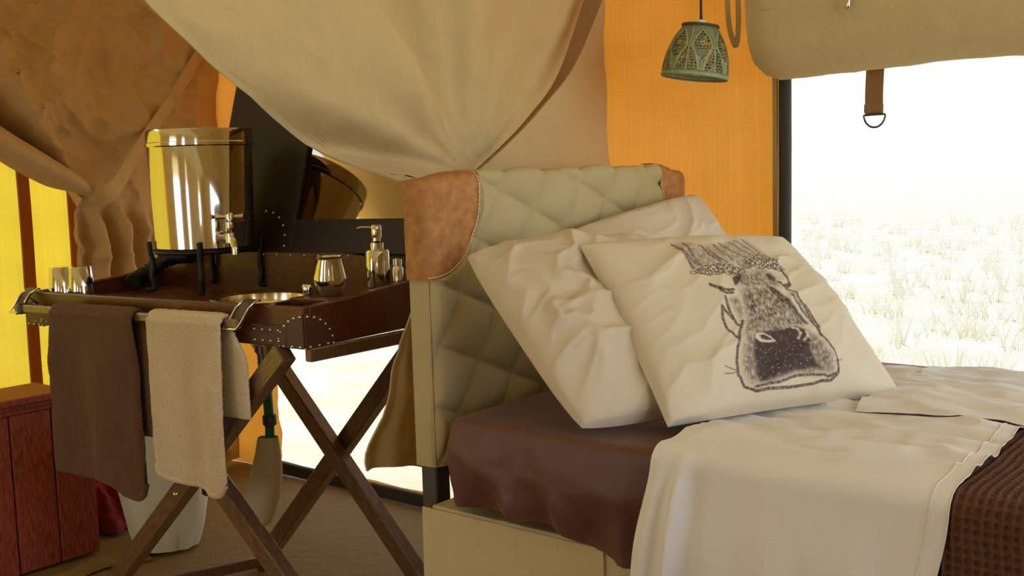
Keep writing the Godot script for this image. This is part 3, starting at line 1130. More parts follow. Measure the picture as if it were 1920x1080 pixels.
# a stuffed cushion between four corners: tl, tr, br, bl; flat(u, w) thins it where another one presses on it
func cushion(nu: int, nv: int, tl: Vector3, tr: Vector3, br: Vector3, bl: Vector3, fat: float, back: float, pinch: float, sd: float, crease: float, blunt: float, flat = null) -> MB:
	var b := MB.new()
	var nn := (tr - tl).cross(bl - tl).normalized()
	if nn.dot(Vector3(0.6, 0.4, 0.8)) < 0:
		nn = -nn
	for side in [1, -1]:
		b.grid(nu, nv, func(a, c):
			var q: float = 1.0 - c         # 0 at the top
			var u: float = 2 * a - 1
			var w: float = 2 * q - 1
			# edges bow in between the corners, corners are blunted
			var bl2: float = 1.0 - blunt * pow(absf(u * w), 3.0)
			var uu := u * (1.0 - pinch * (1.0 - w * w) * absf(u)) * bl2
			var ww := w * (1.0 - pinch * (1.0 - u * u) * absf(w)) * bl2
			var p := tl.lerp(tr, (uu + 1) / 2).lerp(bl.lerp(br, (uu + 1) / 2), (ww + 1) / 2)
			var e := maxf(0.0, (1 - u * u) * (1 - w * w))
			var h := pow(e, 0.40)
			var k: float = flat.call(u, w) if flat != null else 1.0
			var warp := n1.get_noise_2d(u * 1.3 + sd, w * 1.3 - sd) * 0.5
			var fa := u * 0.82 - w * 0.57         # folds run across the cloth
			var fb := u * 0.57 + w * 0.82
			var cr := 1.3 * pow(1.0 - absf(n4.get_noise_2d(fa * 0.45 + sd + warp * 0.5, fb * 1.15 + sd * 2.0)), 4.0) + 0.7 * n4.get_noise_2d(u * 1.0 + sd, w * 1.1 - sd) + 0.5 * pow(1.0 - absf(n4.get_noise_2d(fa * 0.8 - sd, fb * 2.3 + sd + warp * 0.6)), 5.0)
			# pleats that run in from each corner
			for cu in [-1.0, 1.0]:
				for cw in [-1.0, 1.0]:
					var du: float = u - cu * 1.05
					var dw: float = w - cw * 1.05
					var r := sqrt(du * du + dw * dw)
					cr += 0.35 * sin(atan2(dw, du) * 9.0 + sd + cu + cw * 2.0) * exp(-r * r / 0.35)
			return p + nn * ((fat * h * k + crease * cr * minf(1.0, h * 1.4)) if side > 0 else -back * h), side < 0)
	return b


func pillows() -> void:
	var c := cushion(90, 90, Vector3(0.03, 1.012, -0.42), Vector3(0.065, 1.085, -0.99), Vector3(0.27, 0.715, -1.0), Vector3(0.25, 0.72, -0.42), 0.07, 0.02, 0.03, 3.3, 0.010, 0.06)
	tag(obj("pillow", c, M.pillow_cotton), "plain cream pillow leaning on headboard at the back by the orange wall", "pillow", "cream pillows on the bed")
	c = cushion(110, 110, Vector3(0.065, 1.000, -0.065), Vector3(0.262, 1.022, -0.43), Vector3(0.60, 0.715, -0.38), Vector3(0.405, 0.700, 0.018), 0.08, 0.035, 0.025, 8.1, 0.013, 0.07, func(u, w): return 1.0 - 0.55 * smooth(0.1, 0.6, u))
	tag(obj("pillow", c, M.pillow_cotton), "rumpled cream pillow slumped at the near end of quilted headboard", "pillow", "cream pillows on the bed")
	var m: StandardMaterial3D = StandardMaterial3D.new()
	m.resource_name = "printed_cotton"
	m.albedo_texture = ImageTexture.create_from_image(bull_print())
	m.albedo_color = Color(0.83, 0.775, 0.67)
	m.roughness = 0.8
	m.cull_mode = BaseMaterial3D.CULL_DISABLED
	M["printed_cotton"] = m
	c = cushion(120, 120, Vector3(0.276, 1.010, -0.172), Vector3(0.494, 1.000, -0.58), Vector3(0.765, 0.716, -0.508), Vector3(0.524, 0.712, -0.072), 0.085, 0.02, 0.035, 5.7, 0.0065, 0.01)
	tag(obj("cushion", c, m), "cream square cushion printed with a grey bull head drawing", "cushion")


const INK := 512
var ink := PackedFloat32Array()


func ink_stroke(f: Array, w: float, dark: float) -> void:
	for i in range(0, f.size() - 2, 2):
		var a := Vector2(f[i], f[i + 1]) * INK
		var b := Vector2(f[i + 2], f[i + 3]) * INK
		var r := w * INK
		for y in range(maxi(0, int(minf(a.y, b.y) - r)), mini(INK, int(maxf(a.y, b.y) + r) + 2)):
			for x in range(maxi(0, int(minf(a.x, b.x) - r)), mini(INK, int(maxf(a.x, b.x) + r) + 2)):
				var p := Vector2(x, y)
				var d := p.distance_to(Geometry2D.get_closest_point_to_segment(p, a, b))
				var v := dark * (1.0 - smooth(r * 0.35, r, d)) * (0.75 + 0.5 * n2.get_noise_2d(x * 0.13, y * 0.13))
				ink[y * INK + x] = maxf(ink[y * INK + x], v) if dark > 0.0 else ink[y * INK + x] * clampf(1.0 + v, 0.0, 1.0)


# fills a polygon; soft is the width of its feathered edge, rough breaks it up into hairs; dark below 0 wipes
func ink_blob(f: Array, dark: float, soft: float, rough := 0.3) -> void:
	var poly := PackedVector2Array()
	var lo := Vector2(1e9, 1e9)
	var hi := -lo
	for i in range(0, f.size(), 2):
		var p := Vector2(f[i], f[i + 1]) * INK
		poly.append(p)
		lo = lo.min(p)
		hi = hi.max(p)
	for y in range(int(lo.y), int(hi.y) + 1):
		for x in range(int(lo.x), int(hi.x) + 1):
			var p := Vector2(x, y)
			if not Geometry2D.is_point_in_polygon(p, poly):
				continue
			var d := 1e9
			for i in poly.size():
				d = minf(d, p.distance_to(Geometry2D.get_closest_point_to_segment(p, poly[i], poly[(i + 1) % poly.size()])))
			var e := smooth(0.0, soft * INK, d)
			var k := y * INK + x
			if dark < 0.0:
				ink[k] = lerpf(ink[k], 0.0, e)
			else:
				ink[k] = maxf(ink[k], clampf(dark * e * (1.0 + rough * (n1.get_noise_2d(x * 0.22 + y * 0.05, y * 0.05) + 0.7 * n2.get_noise_2d(x * 0.06, y * 0.06))), 0.0, 1.0))


func ink_bubbles(f: Array, count: int, sd: int) -> void:       # the pebbled boss above the eyes: small rings
	var rng := RandomNumberGenerator.new()
	rng.seed = sd
	var poly := PackedVector2Array()
	var lo := Vector2(1e9, 1e9)
	var hi := -lo
	for i in range(0, f.size(), 2):
		poly.append(Vector2(f[i], f[i + 1]))
		lo = lo.min(poly[-1])
		hi = hi.max(poly[-1])
	while count > 0:
		var p := Vector2(rng.randf_range(lo.x, hi.x), rng.randf_range(lo.y, hi.y))
		count -= 1
		if Geometry2D.is_point_in_polygon(p, poly):
			var r := rng.randf_range(0.004, 0.010) * INK
			var c := p * INK
			for y in range(int(c.y - r - 2), int(c.y + r + 3)):
				for x in range(int(c.x - r - 2), int(c.x + r + 3)):
					var d := Vector2(x, y).distance_to(c)
					if d < r:
						ink[y * INK + x] = 0.08
					elif d < r + 1.6:
						ink[y * INK + x] = 0.85


func bull_print() -> Image:
	ink.resize(INK * INK)
	ink.fill(0.0)
	# swept hair of the poll
	for f in [[0.386, 0.055, 0.398, 0.135, 0.414, 0.218], [0.431, 0.058, 0.422, 0.147, 0.424, 0.229], [0.478, 0.106, 0.486, 0.174, 0.511, 0.22], [0.554, 0.094, 0.546, 0.161, 0.563, 0.223], [0.588, 0.079, 0.596, 0.137, 0.633, 0.207],
			[0.646, 0.065, 0.663, 0.13, 0.689, 0.188], [0.682, 0.05, 0.717, 0.134, 0.72, 0.191], [0.733, 0.035, 0.742, 0.1, 0.755, 0.17], [0.498, 0.13, 0.504, 0.186, 0.536, 0.232], [0.387, 0.089, 0.394, 0.178, 0.388, 0.242]]:
		ink_stroke(f, 0.0085, 0.75)
		var g: Array = f.duplicate()
		for i in range(0, g.size(), 2):
			g[i] += 0.016
			g[i + 1] += 0.012
		ink_stroke(g, 0.022, 0.22)
	ink_blob([0.36, 0.09, 0.74, 0.04, 0.77, 0.17, 0.79, 0.26, 0.37, 0.28], 0.22, 0.05, 1.2)
	for f in [[0.366, 0.267, 0.438, 0.246, 0.501, 0.24, 0.548, 0.255, 0.584, 0.29, 0.567, 0.31, 0.502, 0.304, 0.432, 0.293], [0.633, 0.207, 0.695, 0.178, 0.757, 0.165, 0.786, 0.218, 0.789, 0.274, 0.755, 0.293, 0.705, 0.267, 0.654, 0.274, 0.635, 0.251]]:
		ink_blob(f, 0.6, 0.015, 0.8)
		ink_bubbles(f, 260, 9)
	ink_blob([0.56, 0.22, 0.64, 0.20, 0.66, 0.28, 0.57, 0.30], 0.4, 0.02, 1.0)
	ink_blob([0.49, 0.28, 0.58, 0.27, 0.70, 0.26, 0.74, 0.30, 0.71, 0.42, 0.60, 0.42, 0.50, 0.42], 0.38, 0.05, 1.2)
	# eyes
	ink_blob([0.507, 0.326, 0.548, 0.303, 0.574, 0.311, 0.547, 0.35, 0.5, 0.387, 0.495, 0.366], 0.95, 0.012)
	ink_blob([0.668, 0.308, 0.701, 0.300, 0.715, 0.343, 0.689, 0.380, 0.660, 0.356], 0.8, 0.012)
	for f in [[0.407, 0.348, 0.431, 0.376, 0.474, 0.41], [0.407, 0.356, 0.438, 0.392, 0.484, 0.396], [0.431, 0.391, 0.443, 0.413, 0.472, 0.413], [0.699, 0.369, 0.718, 0.392, 0.756, 0.379], [0.781, 0.273, 0.767, 0.337, 0.751, 0.389], [0.708, 0.375, 0.718, 0.407, 0.744, 0.394]]:
		ink_stroke(f, 0.009, 0.95)
	# cheeks
	for f in [[0.401, 0.473, 0.38, 0.533, 0.375, 0.589, 0.395, 0.649], [0.431, 0.431, 0.42, 0.509, 0.423, 0.576, 0.432, 0.596], [0.401, 0.473, 0.406, 0.507, 0.419, 0.547], [0.716, 0.417, 0.741, 0.435, 0.743, 0.482, 0.759, 0.544, 0.76, 0.623, 0.743, 0.678],
			[0.713, 0.458, 0.721, 0.53, 0.738, 0.581, 0.748, 0.631], [0.747, 0.482, 0.746, 0.552, 0.749, 0.602]]:
		ink_stroke(f, 0.008, 0.9)
	ink_blob([0.431, 0.431, 0.50, 0.42, 0.50, 0.50, 0.46, 0.57, 0.43, 0.59], 0.32, 0.03, 1.0)
	ink_blob([0.70, 0.41, 0.745, 0.45, 0.765, 0.56, 0.765, 0.66, 0.73, 0.63, 0.715, 0.53], 0.32, 0.02, 1.0)
	# bridge of the nose: two dark stripes, hairy shading between
	ink_blob([0.50, 0.38, 0.66, 0.36, 0.74, 0.60, 0.70, 0.64, 0.56, 0.63, 0.44, 0.64, 0.46, 0.54], 0.42, 0.04, 1.2)
	ink_blob([0.522, 0.40, 0.575, 0.395, 0.560, 0.463, 0.560, 0.51, 0.519, 0.545, 0.465, 0.565, 0.492, 0.487], 0.75, 0.035, 0.9)
	ink_blob([0.625, 0.370, 0.672, 0.395, 0.690, 0.465, 0.712, 0.538, 0.732, 0.615, 0.700, 0.625, 0.660, 0.554, 0.632, 0.482, 0.622, 0.43], 0.80, 0.022, 0.8)
	ink_blob([0.457, 0.551, 0.51, 0.547, 0.615, 0.529, 0.671, 0.564, 0.705, 0.626, 0.646, 0.615, 0.558, 0.645, 0.494, 0.630, 0.445, 0.640, 0.388, 0.691], 0.42, 0.03, 1.0)
	# muzzle
	ink_blob([0.455, 0.57, 0.412, 0.621, 0.379, 0.69, 0.357, 0.749, 0.345, 0.808, 0.359, 0.86, 0.401, 0.884, 0.459, 0.878, 0.543, 0.864, 0.645, 0.874, 0.723, 0.877, 0.76, 0.854, 0.772, 0.784, 0.758, 0.717, 0.747, 0.659, 0.70, 0.62, 0.56, 0.62], 0.42, 0.05, 0.9)
	ink_blob([0.461, 0.625, 0.50, 0.64, 0.56, 0.65, 0.62, 0.64, 0.677, 0.665, 0.690, 0.726, 0.690, 0.789, 0.705, 0.836, 0.71, 0.862, 0.648, 0.846, 0.576, 0.846, 0.504, 0.863, 0.463, 0.872, 0.41, 0.870, 0.395, 0.815, 0.414, 0.731, 0.437, 0.665], 1.0, 0.035, 0.25)
	ink_blob([0.45, 0.60, 0.56, 0.57, 0.70, 0.61, 0.72, 0.70, 0.56, 0.72, 0.43, 0.70], 0.5, 0.05, 0.9)
	ink_blob([0.455, 0.640, 0.49, 0.618, 0.54, 0.612, 0.60, 0.618, 0.66, 0.605, 0.70, 0.635, 0.695, 0.72, 0.60, 0.73, 0.48, 0.72, 0.445, 0.69], 0.96, 0.02, 0.3)
	ink_blob([0.462, 0.652, 0.478, 0.630, 0.512, 0.628, 0.540, 0.650, 0.556, 0.682, 0.520, 0.684, 0.482, 0.676], -1.0, 0.006)
	ink_blob([0.485, 0.640, 0.512, 0.636, 0.535, 0.655, 0.545, 0.672, 0.515, 0.672, 0.492, 0.662], 0.9, 0.008, 0.3)
	for f in [[0.640, 0.625, 0.660, 0.632, 0.662, 0.655, 0.640, 0.682], [0.688, 0.650, 0.685, 0.676, 0.660, 0.694]]:
		ink_stroke(f, 0.009, -1.0)
	ink_blob([0.502, 0.866, 0.561, 0.847, 0.626, 0.858, 0.683, 0.872, 0.629, 0.878, 0.563, 0.882, 0.507, 0.881], -1.0, 0.006)
	ink_stroke([0.453, 0.56, 0.412, 0.621, 0.379, 0.69, 0.357, 0.749, 0.345, 0.808, 0.359, 0.86, 0.401, 0.886, 0.459, 0.882, 0.543, 0.886, 0.645, 0.884, 0.723, 0.879, 0.76, 0.854, 0.772, 0.784, 0.758, 0.717, 0.747, 0.659, 0.746, 0.621], 0.008, 0.9)
	ink_stroke([0.40, 0.87, 0.504, 0.863, 0.576, 0.846, 0.648, 0.850, 0.71, 0.866, 0.76, 0.852], 0.008, 0.9)
	for f in [[0.307, 0.76, 0.331, 0.78, 0.347, 0.791], [0.298, 0.793, 0.33, 0.797, 0.345, 0.795], [0.756, 0.809, 0.794, 0.796], [0.697, 0.859, 0.712, 0.883]]:
		ink_stroke(f, 0.004, 0.6)
	var rng := RandomNumberGenerator.new()
	rng.seed = 17
	for k in 60:       # pale flecks on the dark nose
		var p := Vector2(rng.randf_range(0.41, 0.69), rng.randf_range(0.69, 0.86)) * INK
		for y in 2:
			for x in range(rng.randi_range(1, 3)):
				ink[(int(p.y) + y) * INK + int(p.x) + x] = 0.15
	var im := Image.create(INK, INK, false, Image.FORMAT_RGB8)
	for y in INK:
		for x in INK:
			var sx := clampi(x + 34, 0, INK - 1)        # the drawing sits a little left and low on the cloth
			var sy := clampi(y - 34, 0, INK - 1)
			im.set_pixel(x, y, Color(1, 1, 1).lerp(Color(0.30, 0.25, 0.27), clampf(ink[sy * INK + sx], 0.0, 1.0) if y > 34 else 0.0))
	return im


# ---------------------------------------------------------------- washstand
var WS: Node3D
var ws_b: Basis


func wsp(lx: float, y: float, lz: float) -> Vector3:      # a point of the washstand in world space
	return WS.transform * Vector3(lx, y, lz)


func washstand() -> void:
	WS = thing("washstand", "dark mahogany campaign washstand on crossed legs with a studded tray top", "washstand", Vector3(-0.33, 0, -0.02))
	ws_b = Basis.from_euler(Vector3(0, 0.046, 0.0))
	WS.basis = Basis.from_euler(Vector3(0, 0.046, 0.0135))
	var L := 1.10
	var D := 0.43
	var b := MB.new()
	b.box(Vector3(-L / 2, 0.829, -0.009), Vector3(L, 0.090, 0.018), 0.003)
	obj("front_board", b, M.mahogany, WS)
	for x in [-0.009, -L + 0.009]:
		b = MB.new()
		b.xf = Transform3D(Basis(Vector3.UP, PI / 2), Vector3(x, 0, 0))     # local x runs to -z
		b.prism([Vector2(0.019, 0.784), Vector2(D, 0.784), Vector2(D, 0.905), Vector2(0.3, 0.893), Vector2(0.12, 0.878), Vector2(0.019, 0.874)], 0.018, 0.003)
		obj("side_board", b, M.mahogany, WS)
	b = MB.new()
	b.xf = Transform3D(Basis.IDENTITY, Vector3(0, 0, -D - 0.009))
	b.prism([Vector2(0, 0.784), Vector2(0, 0.905), Vector2(-0.10, 0.918), Vector2(-0.2, 0.94), Vector2(-0.30, 0.952), Vector2(-0.80, 0.955), Vector2(-0.92, 0.94), Vector2(-1.0, 0.918), Vector2(-L, 0.905), Vector2(-L, 0.784)], 0.018, 0.003)
	var back := obj("back_board", b, M.mahogany, WS)
	# deck with the round hole of the basin
	b = MB.new()
	var c0 := Vector2(-0.335, -0.165)
	var seg := 48
	b.grid(seg, 1, func(a, q):
		var an: float = TAU * a
		var d := Vector2(cos(an), sin(an))
		var inner: Vector2 = c0 + d * 0.112
		var k: float = minf((-0.019 - c0.x if d.x > 0 else c0.x + L - 0.019) / maxf(absf(d.x), 1e-4), ((-0.019 - c0.y) if d.y > 0 else (c0.y + D)) / maxf(absf(d.y), 1e-4))
		var outer: Vector2 = c0 + d * k
		var p := inner.lerp(outer, q)
		return Vector3(p.x, 0.845, p.y))
	for cx in [[-0.019, -0.019], [-L + 0.019, -0.019], [-0.019, -D], [-L + 0.019, -D]]:    # fill the corners
		b.face([Vector3(c0.x, 0.8445, c0.y) + Vector3(cx[0] - c0.x, 0, cx[1] - c0.y) * 0.9, Vector3(cx[0], 0.8445, cx[1]), Vector3(cx[0] + (0.2 if cx[0] < -0.5 else -0.2), 0.8445, cx[1])])
		b.face([Vector3(c0.x, 0.8445, c0.y) + Vector3(cx[0] - c0.x, 0, cx[1] - c0.y) * 0.9, Vector3(cx[0], 0.8445, cx[1]), Vector3(cx[0], 0.8445, cx[1] + (0.1 if cx[1] < -0.2 else -0.1))])
	b.box(Vector3(-0.80, 0.835, -D / 2 - 0.01), Vector3(0.59, 0.016, D - 0.04), 0.002)
	obj("deck", b, M.mahogany, WS)
	b = MB.new()
	b.box(Vector3(-0.085, 0.872, -0.26), Vector3(0.13, 0.014, 0.33), 0.003)
	b.box(Vector3(-0.03, 0.856, -0.26), Vector3(0.02, 0.022, 0.30), 0.002)
	obj("corner_shelf", b, M.mahogany, WS)
	# crossed legs: front pair then back pair (world points, brought into the stand's own frame)
	var inv := WS.transform.affine_inverse()
	for l in [[Vector3(-0.395, 0.783, -0.018), Vector3(-1.262, 0.0, -0.018), 0.0], [Vector3(-1.19, 0.770, -0.060), Vector3(-0.215, 0.0, -0.060), 0.0],
			[Vector3(-1.075, 0.780, -0.40), Vector3(-0.255, 0.0, -0.40), 0.0], [Vector3(-0.375, 0.780, -0.441), Vector3(-1.115, 0.0, -0.441), 0.0]]:
		var a: Vector3 = l[0]
		var q: Vector3 = l[1]
		var o := MeshInstance3D.new()
		var d := (a - q).normalized()
		var m := MB.new()
		m.box(Vector3.ZERO, Vector3(0.047, (a - q).length() - 0.03, 0.038), 0.003)
		o.mesh = m.mesh()
		o.material_override = M.leg_wood
		o.name = "leg"
		WS.add_child(o, true)
		o.transform = inv * Transform3D(Basis(d.cross(Vector3(0, 0, 1)).normalized(), d, Vector3(0, 0, 1)), (a + q) / 2)
	for e in [[Vector3(-1.215, 0.035, -0.018), Vector3(-1.065, 0.035, -0.437)], [Vector3(-0.30, 0.06, -0.05), Vector3(-0.32, 0.06, -0.40)], [Vector3(-0.346, 0.768, -0.03), Vector3(-0.346, 0.768, -0.45)]]:
		b = MB.new()
		b.xf = inv
		var dd: Vector3 = e[1] - e[0]
		b.box((e[0] + e[1]) / 2, Vector3(0.022, 0.03, dd.length()), 0.003, Basis.looking_at(dd.normalized(), Vector3.UP))
		obj("stretcher", b, M.leg_wood, WS)
	b = MB.new()
	b.xf = inv
	b.tube([Vector3(-0.77, 0.44, 0.012), Vector3(-0.77, 0.44, -0.09)], 0.008, 10)
	obj("pivot_bolt", b, M.basin_brass, WS)
	b = MB.new()
	b.xf = inv
	b.box(Vector3(-0.755, 0.405, -0.045), Vector3(0.045, 0.045, 0.022), 0.004)
	obj("pivot_block", b, M.iron, WS)
	b = MB.new()
	b.xf = inv
	b.dome(Vector3(-0.835, 0.385, 0.0), Vector3(0, 0, 1), 0.010)
	obj("screw_head", b, M.basin_brass, WS)
	# towel rail on two brackets
	b = MB.new()
	b.box(Vector3(-0.62, 0.835, 0.040), Vector3(0.92, 0.022, 0.016), 0.004)
	var rail := obj("towel_rail", b, M.leg_wood, WS)
	for x in [-0.235, -1.02]:
		b = MB.new()
		b.box(Vector3(x, 0.835, 0.022), Vector3(0.075, 0.020, 0.008), 0.003)
		b.box(Vector3(x - 0.03, 0.835, 0.040), Vector3(0.016, 0.03, 0.03), 0.004)
		obj("bracket", b, M.post_metal, rail)
	# leather corner guards with studs
	for e in [0, 1]:
		var g := MB.new()
		var sx: float = 0.0 if e == 0 else -L
		var dir: float = -1.0 if e == 0 else 1.0
		var studs := []
		for part in [0, 1]:
			var pol := [Vector2(0, 0.783)]
			for k in 15:
				var an := PI / 2 * k / 14.0
				pol.append(Vector2(0.088 * cos(an), 0.783 + 0.076 * sin(an)))
			var pb := MB.new()
			pb.prism(pol, 0.004, 0.001)
			var xf: Transform3D
			if part == 0:
				xf = Transform3D(Basis(Vector3(dir, 0, 0), Vector3.UP, Vector3(0, 0, 1)), Vector3(sx, 0, 0.002))
			else:
				xf = Transform3D(Basis(Vector3(0, 0, -1), Vector3.UP, Vector3(-dir, 0, 0)), Vector3(sx - dir * 0.002, 0, 0.0))
			g.xf = xf
			g.prism(pol, 0.004, 0.001)
			for k in range(0, 7):
				var an := PI / 2 * (k / 6.0) * 0.94
				studs.append([xf * Vector3(0.080 * cos(an), 0.786 + 0.067 * sin(an), 0.002), xf.basis * Vector3(0, 0, 1)])
			for k in 3:
				studs.append([xf * Vector3(0.012 + 0.026 * k, 0.787, 0.002), xf.basis * Vector3(0, 0, 1)])
		var go := obj("leather_corner", g, M.brown_leather, WS)
		for q in studs:
			var sm := MB.new()
			sm.dome(q[0], q[1] if q[1].z != 0 else q[1], 0.0042)
			obj("stud", sm, M.basin_brass, go)
	# strap handles: leather tabs with two metal bows each
	for x in [-0.135, -1.03]:
		var lt := MB.new()
		lt.box(Vector3(x + 0.025, 0.809, 0.003), Vector3(0.115, 0.045, 0.006), 0.002)
		lt.band(path([Vector3(x - 0.025, 0.882, -0.008), Vector3(x - 0.027, 0.884, 0.006), Vector3(x - 0.032, 0.868, 0.022), Vector3(x - 0.045, 0.836, 0.036), Vector3(x - 0.052, 0.826, 0.044)], 20), Vector3(1, 0, 0), 0.040, 0.004)
		var ho := obj("strap_handle", lt, M.brown_leather, WS)
		var bw := MB.new()
		for s in [-0.021, 0.021]:
			bw.tube(path([Vector3(x - 0.025 + s, 0.886, 0.002), Vector3(x - 0.030 + s, 0.872, 0.024), Vector3(x - 0.043 + s, 0.840, 0.040), Vector3(x - 0.054 + s, 0.824, 0.048)], 16), 0.0023, 8)
		bw.tube([Vector3(x - 0.075, 0.824, 0.048), Vector3(x - 0.033, 0.824, 0.048)], 0.0032, 8)
		obj("metal_bow", bw, M.steel, ho)
		for k in 4:
			for r in 2:
				var sm := MB.new()
				sm.dome(Vector3(x - 0.02 + 0.026 * k, 0.797 + 0.024 * r, 0.006), Vector3(0, 0, 1), 0.0036)
				obj("stud", sm, M.basin_brass, ho)
	for k in 9:
		var sm := MB.new()
		sm.dome(Vector3(-0.29 - 0.055 * k, 0.945, -D), Vector3(0, 0.3, 1), 0.004)
		obj("stud", sm, M.basin_brass, back)
	# hinged lid with a mirror, leaning back
	var tilt := atan(0.31)
	var lid := Transform3D(Basis(Vector3.RIGHT, -tilt), Vector3(0, 0.945, -D - 0.030))
	var fr := MB.new()
	fr.xf = lid
	fr.box(Vector3(-0.715, 0.26, 0), Vector3(0.36, 0.52, 0.022), 0.003)
	fr.box(Vector3(-0.3175, 0.048, 0), Vector3(0.435, 0.096, 0.022), 0.003)
	fr.box(Vector3(-0.3175, 0.47, 0), Vector3(0.435, 0.10, 0.022), 0.003)
	fr.box(Vector3(-0.115, 0.26, 0), Vector3(0.03, 0.32, 0.022), 0.003)
	fr.box(Vector3(-0.3375, 0.26, -0.012), Vector3(0.475, 0.50, 0.006), 0.001)
	fr.box(Vector3(-0.54, -0.045, -0.008), Vector3(0.92, 0.10, 0.012), 0.002)
	var fo := obj("mirror_frame", fr, M.dark_mahogany, WS)
	var gl := MB.new()
	gl.xf = lid
	gl.box(Vector3(-0.333, 0.26, -0.004), Vector3(0.432, 0.34, 0.006), 0.002)
	obj("mirror", gl, M.mirror_glass, fo)
	for k in 6:
		var an := PI / 2 * k / 5.0
		var sm := MB.new()
		sm.dome(lid * Vector3(-0.66 + 0.10 * sin(an), 0.02 + 0.10 * cos(an), 0.011), lid.basis * Vector3(0, 0, 1), 0.005)
		obj("stud", sm, M.basin_brass, fo)


func metal(called: String, pr: Array, label: String, category: String, at: Vector3, seg := 48) -> MeshInstance3D:
	var b := MB.new()
	b.lathe(pr, seg)
	var o := obj(called, b, M.steel)
	tag(o, label, category)
	o.position = at
	return o


func washstand_things() -> void:
	var dk := 0.845
	# basin
	var at := wsp(-0.335, 0.0, -0.165)
	var bo := thing("wash_basin", "round brass coloured wash basin set into the washstand top", "basin", at + Vector3(0, 0.012, 0))
	var b := MB.new()
	var pr := []
	for k in 16:
		var an := PI / 2 * k / 15.0
		pr.append(Vector2(0.106 * sin(an) + 0.001, 0.755 + 0.098 * (1.0 - cos(an))))
	pr.append(Vector2(0.122, 0.857))
	pr.append(Vector2(0.123, 0.854))
	pr.append(Vector2(0.110, 0.850))
	for k in 16:
		var an := PI / 2 * (15 - k) / 15.0
		pr.append(Vector2(0.109 * sin(an) + 0.0005, 0.752 + 0.099 * (1.0 - cos(an))))
	b.lathe(pr, 56)
	obj("bowl", b, M.basin_brass, bo)
	b = MB.new()
	b.lathe([Vector2(0.0, 0.752), Vector2(0.030, 0.752), Vector2(0.032, 0.742), Vector2(0.026, 0.735), Vector2(0.026, 0.722), Vector2(0.020, 0.715), Vector2(0.019, 0.66), Vector2(0.0, 0.66)], 28)
	obj("drain", b, M.steel, bo)
	# water vessel
	var vc := Vector3(-1.082, 0.0, -0.305)
	var iron := thing("vessel_stand", "black wrought iron stand under the steel water vessel", "stand", vc)
	b = MB.new()
	var ring := []
	for k in 41:
		ring.append(Vector3(cos(TAU * k / 40.0) * 0.135, 0.958, sin(TAU * k / 40.0) * 0.135))
	b.tube(ring, 0.006, 8, false)
	b.tube([Vector3(-0.135, 0.956, 0), Vector3(0.135, 0.956, 0)], 0.005, 8)
	b.tube([Vector3(0, 0.956, -0.135), Vector3(0, 0.956, 0.135)], 0.005, 8)
	obj("ring", b, M.iron, iron)
	for k in 4:
		var an := 0.72 + k * PI / 2
		var d := Vector3(cos(an), 0, sin(an))
		b = MB.new()
		b.tube(path([d * 0.150 + Vector3(0, 0.985, 0), d * 0.147 + Vector3(0, 0.955, 0), d * 0.142 + Vector3(0, 0.92, 0), d * 0.147 + Vector3(0, 0.89, 0), d * 0.142 + Vector3(0, 0.858, 0), d * 0.165 + Vector3(0, dk + 0.008, 0)], 24), 0.0075, 8)
		obj("leg", b, M.iron, iron)
	var ves := thing("water_vessel", "polished steel water drum with lid and tap on the washstand", "water vessel", vc)
	b = MB.new()
	b.lathe([Vector2(0, 0.964), Vector2(0.128, 0.964), Vector2(0.132, 0.968), Vector2(0.1395, 1.24), Vector2(0.1385, 1.243), Vector2(0, 1.243)], 72)
	obj("drum", b, M.steel, ves)
	b = MB.new()
	b.lathe([Vector2(0.1400, 1.238), Vector2(0.1435, 1.241), Vector2(0.1435, 1.249), Vector2(0.1415, 1.251), Vector2(0.1415, 1.278), Vector2(0.139, 1.284), Vector2(0.0, 1.288)], 72)
	obj("lid", b, M.steel, ves)
	var td := Vector3(0.96, 0, 0.28).normalized()
	b = MB.new()
	b.tube([td * 0.128 + Vector3(0, 0.995, 0), td * 0.150 + Vector3(0, 0.995, 0)], 0.017, 16)
	b.tube([td * 0.145 + Vector3(0, 0.995, 0), td * 0.205 + Vector3(0, 0.995, 0)], 0.011, 14)
	b.tube(path([td * 0.195 + Vector3(0, 0.996, 0), td * 0.212 + Vector3(0, 0.992, 0), td * 0.224 + Vector3(0, 0.975, 0), td * 0.226 + Vector3(0, 0.955, 0)], 16), func(q): return 0.011 - 0.002 * q, 14)
	b.lathe([Vector2(0.0, 0.985), Vector2(0.014, 0.985), Vector2(0.014, 1.008), Vector2(0.011, 1.011), Vector2(0.013, 1.015), Vector2(0.012, 1.038), Vector2(0.008, 1.042), Vector2(0.0, 1.042)], 20, td * 0.200)
	var tap := obj("tap", b, M.steel, ves)
	b = MB.new()
	var hx := Vector3(0.775, 0, -0.63)
	b.tube([td * 0.200 + Vector3(0, 1.04, 0), td * 0.200 + Vector3(0, 1.062, 0)], 0.007, 10)
	b.tube([td * 0.200 - hx * 0.036 + Vector3(0, 1.052, 0), td * 0.200 - hx * 0.018 + Vector3(0, 1.052, 0), td * 0.200 + hx * 0.018 + Vector3(0, 1.052, 0), td * 0.200 + hx * 0.036 + Vector3(0, 1.052, 0)], func(q): return 0.0085 if q < 0.1 or q > 0.9 else 0.0055, 10)
	b.lathe([Vector2(0.0, 1.046), Vector2(0.013, 1.046), Vector2(0.013, 1.058), Vector2(0.008, 1.063), Vector2(0, 1.064)], 18, td * 0.200)
	obj("tap_handle", b, M.steel, tap)
	# cups
	var cup := MB.new()
	cup.lathe([Vector2(0.0, 0.002), Vector2(0.036, 0.002), Vector2(0.0365, 0.0), Vector2(0.037, 0.004), Vector2(0.0305, 0.090), Vector2(0.0295, 0.091), Vector2(0.0, 0.091)], 40)
	var i := 0
